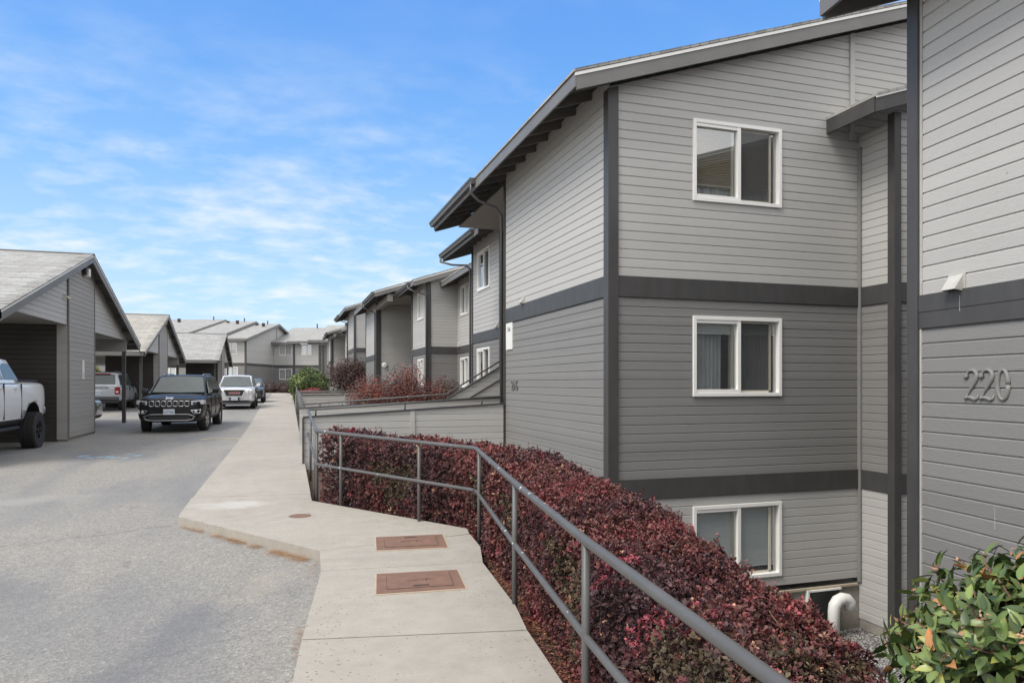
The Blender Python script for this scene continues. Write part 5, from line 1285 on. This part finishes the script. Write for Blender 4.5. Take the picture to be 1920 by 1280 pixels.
def shrub(name,c,r,pal,wts,n,size,label,cat,group=None,shape='diamond',core=True,mat='leaf',shell=.7,ground=None,sticks=0,stickcol=(.12,.09,.07)):
    g=H(c[1])-.25 if ground is None else ground
    rt=root(name,(c[0],c[1],g),label,cat,group)
    P,Nn=ellipsoid_pts(n,c,r,shell); k=P[:,2]>g; P,Nn=P[k],Nn[k]
    leaves('foliage',P,Nn,RNG.uniform(.7,1.3,len(P))*size,palette(P,pal,wts,2.5/max(r),c[0]),M[mat],rt,shape,.7,.4)
    mb=MB()
    for i in range(9):
        a=random.uniform(0,6.28); q=random.uniform(.2,.8); mb.tube([(c[0]+.05*math.cos(a),c[1]+.05*math.sin(a),g),(c[0]+r[0]*q*.5*math.cos(a),c[1]+r[1]*q*.5*math.sin(a),g+(c[2]-g)*.7),(c[0]+r[0]*q*math.cos(a),c[1]+r[1]*q*math.sin(a),c[2]+r[2]*.4)],[.018,.012,.006],6)
    mb.build('stems',M['bark'],rt)
    if core:
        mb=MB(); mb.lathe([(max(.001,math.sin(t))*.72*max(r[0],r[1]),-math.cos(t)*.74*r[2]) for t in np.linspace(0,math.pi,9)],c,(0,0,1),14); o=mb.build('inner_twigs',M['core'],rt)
    if sticks:
        P,Nn=ellipsoid_pts(sticks,c,[q*.9 for q in r],.35); k=P[:,2]>g; P,Nn=P[k],Nn[k]
        leaves('twig',P,Nn*.2+np.array([0,0,.1]),RNG.uniform(.5,1.6,len(P))*size*5,np.clip(np.array([stickcol])*(1+RNG.normal(size=(len(P),1))*.35),.01,.6),M['leaf'],rt,'stick',.5,0)
    return rt
GREEN=[(.035,.06,.018),(.065,.10,.03),(.11,.16,.045),(.17,.22,.06),(.26,.30,.09)]
# glossy laurel-like bush close to the camera
def near_bush():
    c=(2.09,1.37,.62); rt=root('laurel_bush',(c[0],c[1],-.4),'glossy green leafy bush in the bottom right corner','bush')
    pal=[(.035,.058,.018),(.062,.098,.028),(.10,.145,.042),(.145,.19,.055),(.25,.28,.09)]
    C=[];Nn=[];S=[];K=[]
    st=[]
    # leaves grow in whorls along shoots that radiate from the middle
    for i in range(640):
        d=RNG.normal(size=3); d[2]=d[2]*.8+.25; d/=np.linalg.norm(d); r=np.array((.44,.49,.51))*(1+.06*math.sin(d[0]*7+d[1]*5)+RNG.normal()*.035)
        tip=np.array(c)+d*r; base=np.array(c)+d*r*.62+RNG.normal(size=3)*.03; st.append((base,tip))
        shade=RNG.uniform(.75,1.25); young=RNG.random()<.18
        for k in range(11):
            t=.25+.75*k/10; p=base+(tip-base)*t; a=k*2.4; u=np.cross(d,(0,0,1.)); u/=np.linalg.norm(u)+1e-6; w=np.cross(d,u)
            out=u*math.cos(a)+w*math.sin(a); nrm=d*.9+out*-.35+np.array((0,0,.35)); C.append(p+out*.012); Nn.append((nrm,out*.8+d*.55)); S.append(RNG.uniform(.045,.080)*(1.05-.25*t)); 
            kk=3+int(RNG.random()<.5) if young and t>.6 else int(RNG.choice([0,1,1,2,2,3])); K.append(np.array(pal[kk])*shade*RNG.uniform(.85,1.15) if RNG.random()>.035 else np.array((.34,.16,.06)))
    C=np.array(C); D=np.array([q[1] for q in Nn]); NN=np.array([q[0] for q in Nn]); S=np.array(S)
    # oriented leaves: long axis D, face NN, gently cupped and arched
    D/=np.linalg.norm(D,axis=1,keepdims=True); D+=RNG.normal(size=D.shape)*.22; D/=np.linalg.norm(D,axis=1,keepdims=True)
    NN+=RNG.normal(size=NN.shape)*.18; NN-=D*np.sum(NN*D,1,keepdims=True); NN/=np.linalg.norm(NN,axis=1,keepdims=True); W=np.cross(D,NN)
    T=np.array([(0,0,0),(.17,.12,.05),(.25,.36,.07),(.19,.66,.02),(0,1,-.16),(-.19,.66,.02),(-.25,.36,.07),(-.17,.12,.05),(0,.33,-.01),(0,.68,-.06)])
    F=[(0,1,2,8),(8,2,3,9),(9,3,4,5),(9,5,6,8),(8,6,7,0)]; k=len(T); n=len(C)
    arch=RNG.uniform(.3,1.6,(n,1,1))
    V=C[:,None,:]+S[:,None,None]*(T[None,:,0:1]*W[:,None,:]+T[None,:,1:2]*D[:,None,:]+T[None,:,2:3]*arch*NN[:,None,:])
    V=V.reshape(-1,3)-np.array(OFF[rt.name]); me=bpy.data.meshes.new('foliage'); nf=len(F)*n
    me.vertices.add(len(V)); me.vertices.foreach_set('co',V.astype(np.float32).ravel()); L=(np.array(F)[None]+(np.arange(n)*k)[:,None,None]).reshape(-1)
    me.loops.add(len(L)); me.loops.foreach_set('vertex_index',L.astype(np.int32)); me.polygons.add(nf); me.polygons.foreach_set('loop_start',np.arange(0,4*nf,4,dtype=np.int32)); me.polygons.foreach_set('loop_total',np.full(nf,4,dtype=np.int32)); me.update(calc_edges=True)
    at=me.color_attributes.new('leafcol','FLOAT_COLOR','POINT'); cc=np.ones((n,k,4)); cc[:,:,:3]=np.array(K)[:,None,:]; cc[:,4,:3]*=np.where(RNG.random((n,1))<.3,np.array([[1.8,1.0,.5]]),1.0); cc[:,[0,8,9],:3]*=1.25
    at.data.foreach_set('color',np.clip(cc,.004,.9).astype(np.float32).ravel()); finish('foliage',me,M['leafg'],rt); me.polygons.foreach_set('use_smooth',[True]*nf)
    tips=np.array([q[1] for q in st if RNG.random()<.6]); tips=np.repeat(tips,3,axis=0)+RNG.normal(size=(len(tips)*3,3))*.008
    bd=leaves('bud',tips,np.tile((0,0,1.),(len(tips),1)),RNG.uniform(.010,.020,len(tips)),np.clip(np.array([(.36,.20,.12)])*(1+RNG.normal(size=(len(tips),1))*.3),.02,.8),M['leaf'],rt,'diamond',.9,.3); bd['kind']='stuff'
    mb=MB()
    for b_,e in st[:260]: mb.tube([np.array((c[0],c[1],c[2]-.25)),b_,e],[.007,.004,.002],5)
    mb.build('stems',pm('red brown stems',(.15,.065,.04),.6,var=.3,scale=20),rt,smooth=True)
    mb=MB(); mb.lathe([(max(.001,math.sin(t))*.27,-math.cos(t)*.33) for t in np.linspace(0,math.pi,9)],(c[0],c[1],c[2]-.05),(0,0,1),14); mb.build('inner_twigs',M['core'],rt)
near_bush()
shrub('barberry_shrub',(.95,20.9,.32),(.38,.8,.34),[(.08,.02,.025),(.16,.03,.035),(.11,.06,.03)],[3,3,2],2600,.055,'low dark red shrub just inside the rail past the nearest bridge','shrub','barberry shrubs beside the walkway')
shrub('barberry_shrub',(1.6,43.2,.92),(.95,1.0,.40),[(.20,.03,.04),(.28,.04,.05),(.14,.03,.03)],[3,3,2],2600,.09,'bright red low shrub under the round green bush','shrub','barberry shrubs beside the walkway')
shrub('round_bush',(1.40,45.3,1.36),(1.22,1.2,1.28),GREEN,[4,5,5,3,1],12000,.085,'large round green bush beside the walkway','bush',sticks=900,stickcol=(.05,.06,.02))
BR=[(.085,.045,.04),(.12,.06,.05),(.20,.05,.04),(.27,.055,.04)]
shrub('bare_shrub',(3.0,25.6,.95),(1.05,.9,1.0),BR,[3,3,5,5],8500,.05,'bare brown shrub with red leaves, leftmost of the three past the bridge','shrub','half bare shrubs past the nearest bridge',core=False,shell=.35,sticks=1300,stickcol=(.16,.13,.11))
shrub('bare_shrub',(4.25,26.0,1.15),(.85,.9,1.25),BR,[2,2,5,7],8500,.05,'tallest bare shrub with rust red top, middle of the three','shrub','half bare shrubs past the nearest bridge',core=False,shell=.35,sticks=1300,stickcol=(.16,.13,.11))
shrub('bare_shrub',(5.7,26.4,.9),(1.15,.9,.95),BR,[5,5,4,2],9500,.05,'rightmost bare shrub, dull brown, in front of the lower windows','shrub','half bare shrubs past the nearest bridge',core=False,shell=.35,sticks=1300,stickcol=(.16,.13,.11))
shrub('purple_shrub',(4.3,49.0,2.0),(1.6,1.0,1.35),[(.07,.03,.035),(.11,.04,.045),(.09,.06,.045)],[4,3,3],6500,.10,'dark purple shrub behind the round green bush','shrub',core=False,shell=.3,sticks=1800)
for i,(x,y,r_) in enumerate(((-5.2,84.0,1.1),(-3.4,83.6,1.3),(-1.6,83.2,1.2),(.2,82.6,1.2))):
    shrub('barberry_shrub',(x,y,.95),(r_,.8,.75),[(.06,.022,.02),(.10,.03,.025),(.08,.05,.03)],[3,3,2],1500,.14,'red shrub in the far row, '+('leftmost','second from left','third from left','rightmost')[i]+' of four','shrub','far row of red shrubs')
# sparse young plants between the bridges
def sprigs(x,y,label):
    rt=root('young_plant',(x,y,H(y)-.2),label,'plant','young plants past the nearest bridge'); mb=MB(); C=[];Nn=[]
    for i in range(9):
        a=random.uniform(0,6.28); e=Vector((x+.45*math.cos(a)*random.random(),y+.3*math.sin(a),H(y)+random.uniform(.7,1.05))); b_=Vector((x,y,H(y)-.2)); mb.tube([b_,(b_+e)/2+Vector((random.uniform(-.05,.05),0,0)),e],[.01,.007,.003],6)
        for k in range(26): 
            t=random.uniform(.35,1); p=b_.lerp(e,t); C.append((p.x+random.gauss(0,.03),p.y+random.gauss(0,.03),p.z)); Nn.append((random.gauss(0,1),random.gauss(0,1),.5))
    mb.build('stems',M['twig'],rt); C=np.array(C); leaves('foliage',C,np.array(Nn),RNG.uniform(.03,.06,len(C)),palette(C,GREEN[1:],[3,3,2,1],4,2),M['leaf'],rt,'diamond')
sprigs(1.5,21.6,'spindly green plant near the low red shrub, left of two'); sprigs(2.35,22.2,'spindly green plant in front of the bare shrubs, right of two')
# litter along the kerb and scattered dry leaves
def litter():
    a=np.array((-1.15,9.0));b=np.array((.28,6.88)); n=5200; t=RNG.beta(1.6,1.0,n)[:,None]; t=t[(np.sin(t[:,0]*17)+np.sin(t[:,0]*41+1)+RNG.normal(size=n)*.6)>-.35]; n=len(t); nrm=np.array((-.83,-.56)); 
    P2=a+(b-a)*t+nrm*np.abs(RNG.normal(size=(n,1)))*.055*(.4+t); z=np.array([H(y) for y in P2[:,1]])+np.abs(RNG.normal(size=n))*.010+.004
    C=np.column_stack([P2,z])
    t2=RNG.random((1500,1)); t2=t2[(np.sin(t2[:,0]*13+1)+RNG.normal(size=len(t2))*.3)>.75]; P3=np.array((.285,6.8))+(np.array((-.05,3.0))-np.array((.285,6.8)))*t2+np.array((-1,.1))*np.abs(RNG.normal(size=(len(t2),1)))*.02*(1+2*(np.sin(t2*20)>.3)); C2=np.column_stack([P3,np.array([H(y) for y in P3[:,1]])+.006])
    C=np.vstack([C,C2]); n=len(C)
    col=np.clip(np.array([(.36,.20,.09)])*(1+RNG.normal(size=(n,1))*.35),.03,.8)
    o=leaves('leaf_litter',C,np.tile((0,0,1.),(n,1)),RNG.uniform(.02,.05,n),col,M['leaf'],None,'stick',.35,1.5); tag(o,'orange brown dry needles gathered along the kerb','litter',kind='stuff')
    # under the hedge edge
    n=5000; s=RNG.random(n); ys=2+s*5.2; xs=np.array([lerp(EDGE,y) for y in ys])+np.abs(RNG.normal(size=n))*.12+.02
    tt=RNG.random(1100)[:,None]; Pq=np.array((.42,9.75))+(np.array((1.9,7.45))-np.array((.42,9.75)))*tt+np.array((.84,.54))*np.abs(RNG.normal(size=(1100,1)))*.16
    xs=np.concatenate([xs,Pq[:,0]]); ys=np.concatenate([ys,Pq[:,1]]); n=len(xs)
    C=np.column_stack([xs,ys,np.array([H(y) for y in ys])+.006]); o=leaves('fallen_leaves',C,np.tile((0,0,1.),(n,1)),RNG.uniform(.015,.03,n),palette(C,[(.16,.05,.035),(.25,.12,.06),(.08,.04,.03)],[3,2,3],3,2),M['leaf'],None,'diamond',.4,1.2); tag(o,'fallen red and brown leaves on the bed between the sidewalk and the hedge','litter',kind='stuff')
litter()
# hedge bed cloth strip under the railing corner
mb=MB(); mb.add([(x,y,H(y)+.0) for x,y in ((.36,9.76),(1.9,7.42),(2.7,8.3),(1.3,11.8),(.385,11.8))],[(0,1,2,3)]); mb.build('weed_cloth',M['weed'],kind='structure')
# trees beyond the carports
def tree(x,y,h,label,cols):
    rt=root('tree',(x,y,.2),label,'tree','trees beyond the carports')
    mb=MB(); mb.tube([(x,y,0),(x+.1,y,h*.35),(x-.1,y+.1,h*.8)],[.16,.12,.04],8)
    for i in range(7):
        a=i*.9; z=h*(.35+.07*i); mb.tube([(x,y,z),(x+math.cos(a)*h*.2,y+math.sin(a)*h*.2,z+h*.15)],[.06,.015],6)
    mb.build('trunk',M['bark'],rt,smooth=True)
    Ps=[];Ns=[]
    for i in range(9):
        c=(x+random.gauss(0,h*.14),y+random.gauss(0,h*.14),h*random.uniform(.4,.85)); P,Nn=ellipsoid_pts(900,c,(h*.17,h*.17,h*.14),.3); Ps.append(P);Ns.append(Nn)
    P=np.vstack(Ps);Nn=np.vstack(Ns); leaves('crown',P,Nn,RNG.uniform(.10,.2,len(P)),palette(P,cols,[1]*len(cols),.8,x),M['leaf'],rt,'diamond',.8,.3)
YG=[(.05,.08,.02),(.12,.16,.03),(.22,.22,.04),(.30,.26,.05)]
for i,(x,y,h) in enumerate(((-15.5,49,3.6),(-17.5,55,4.0),(-14.2,62,3.4),(-20,44,3.6))): tree(x,y,h,'yellow green tree behind the carports, '+('seen over the silver SUV','second along the row','third along the row','leftmost, hidden behind the nearest carport')[i],YG)
# ------------------------------------------------------------------ far rail by the crossing path
railing('pipe_railing',[(-7.0,82.4,1.45),(.3,82.0,1.45)],[(-7+1.8*k,82.4-.1*k) for k in range(5)],'distant pipe railing across the end in front of the red shrubs','walkway pipe railings',mid=True)
# ------------------------------------------------------------------ world, sun, camera
w=bpy.data.worlds.new('World'); sc.world=w; w.use_nodes=True; t=w.node_tree; t.nodes.clear()
out=N(t,'ShaderNodeOutputWorld'); bg=N(t,'ShaderNodeBackground'); bg.inputs[1].default_value=.13; t.links.new(bg.outputs[0],out.inputs[0])
SUN_EL,SUN_AZ=R(54),R(250)   # azimuth clockwise from +Y
sky=N(t,'ShaderNodeTexSky'); sky.sky_type='NISHITA'; sky.sun_disc=False; sky.sun_elevation=SUN_EL; sky.sun_rotation=SUN_AZ; sky.air_density=1.0; sky.dust_density=.6; sky.ozone_density=2.0
tc=N(t,'ShaderNodeTexCoord'); sx=N(t,'ShaderNodeSeparateXYZ'); t.links.new(tc.outputs['Generated'],sx.inputs[0])
ad=N(t,'ShaderNodeMath',operation='ADD'); ad.inputs[1].default_value=.22; t.links.new(sx.outputs[2],ad.inputs[0])
mx_=N(t,'ShaderNodeMath',operation='MAXIMUM'); mx_.inputs[1].default_value=.05; t.links.new(ad.outputs[0],mx_.inputs[0])
def dv(a):
    d=N(t,'ShaderNodeMath',operation='DIVIDE'); t.links.new(a,d.inputs[0]); t.links.new(mx_.outputs[0],d.inputs[1]); return d.outputs[0]
cb=N(t,'ShaderNodeCombineXYZ'); t.links.new(dv(sx.outputs[0]),cb.inputs[0]); t.links.new(dv(sx.outputs[1]),cb.inputs[1])
mp=N(t,'ShaderNodeMapping'); mp.inputs['Scale'].default_value=(1.0,1.35,1); mp.inputs['Rotation'].default_value=(0,0,R(-14)); mp.inputs['Location'].default_value=(3.1,1.7,0); t.links.new(cb.outputs[0],mp.inputs[0])
n1=noise(t,1.5,8,.6,vec=mp.outputs[0]); n2=noise(t,6.5,6,.55,vec=mp.outputs[0])
cm=mixc(t,.42,n1,n2)
mask=ramp(t,cm,[(.465,(0,0,0)),(.54,(.33,.33,.33)),(.62,(.82,.82,.82))])
# keep the high blue clear, more veil lower down
hz=ramp(t,sx.outputs[2],[(.0,(1,1,1)),(.16,(1,1,1)),(.34,(.30,.30,.30)),(.44,(.03,.03,.03)),(.75,(.5,.5,.5)),(1,(1,1,1))])
mask=mixc(t,1.0,mask,hz,'MULTIPLY')
# thick white cloud added out of view, behind and overhead, to neutralise blue sky light
back=ramp(t,sx.outputs[1],[(.0,(1,1,1)),(.72,(.95,.95,.95)),(.83,(0,0,0))])
mpb=N(t,'ShaderNodeMapRange'); mpb.inputs[1].default_value=-1; mpb.inputs[2].default_value=1; t.links.new(sx.outputs[1],mpb.inputs[0]); t.links.new(mpb.outputs[0],[n for n in t.nodes if n.type=='VALTORGB'][-1].inputs[0])
top=ramp(t,sx.outputs[2],[(.62,(0,0,0)),(.8,(.9,.9,.9))])
thick=mixc(t,1.0,back,top,'LIGHTEN'); thick=mixc(t,1.0,thick,ramp(t,n1,[(.3,(.65,.65,.65)),(.6,(1,1,1))]),'MULTIPLY')
veil=ramp(t,sx.outputs[2],[(.0,(.35,.35,.35)),(.2,(.14,.14,.14)),(.4,(0,0,0))])
sc5=N(t,'ShaderNodeVectorMath',operation='SCALE'); sc5.inputs['Scale'].default_value=4.6; t.links.new(ramp(t,sx.outputs[2],[(.0,(.42,.66,.88)),(.12,(.34,.60,.88)),(.28,(.155,.43,.87)),(.48,(.085,.31,.84)),(1,(.06,.22,.7))]),sc5.inputs[0])
skyc=mixc(t,.75,sky.outputs[0],sc5.outputs[0])
c1=mixc(t,veil,skyc,(3.0,3.5,4.1)); c2=mixc(t,mask,c1,(3.75,4.0,4.2)); c2=mixc(t,thick,c2,(6.5,6.45,6.4))
t.links.new(c2,bg.inputs[0])
sl=bpy.data.lights.new('sun','SUN'); sl.energy=1.75; sl.angle=R(24); sl.color=(1,.955,.88); so=bpy.data.objects.new('sun',sl); COL.objects.link(so)
dirv=Vector((math.sin(SUN_AZ)*math.cos(SUN_EL),math.cos(SUN_AZ)*math.cos(SUN_EL),math.sin(SUN_EL))); so.rotation_euler=dirv.to_track_quat('Z','Y').to_euler(); so.location=dirv*30
cam=bpy.data.cameras.new('camera'); co=bpy.data.objects.new('camera',cam); COL.objects.link(co); sc.camera=co
co.location=(0,0,1.6); co.rotation_euler=(R(90),0,-math.atan(426/1328.)); cam.sensor_width=36; cam.lens=1328/1920*36; cam.shift_y=78/1920; cam.clip_end=3000; cam.clip_start=.05
sc.view_settings.view_transform='Standard'; sc.view_settings.look='None'; sc.view_settings.exposure=0.92; sc.view_settings.gamma=1
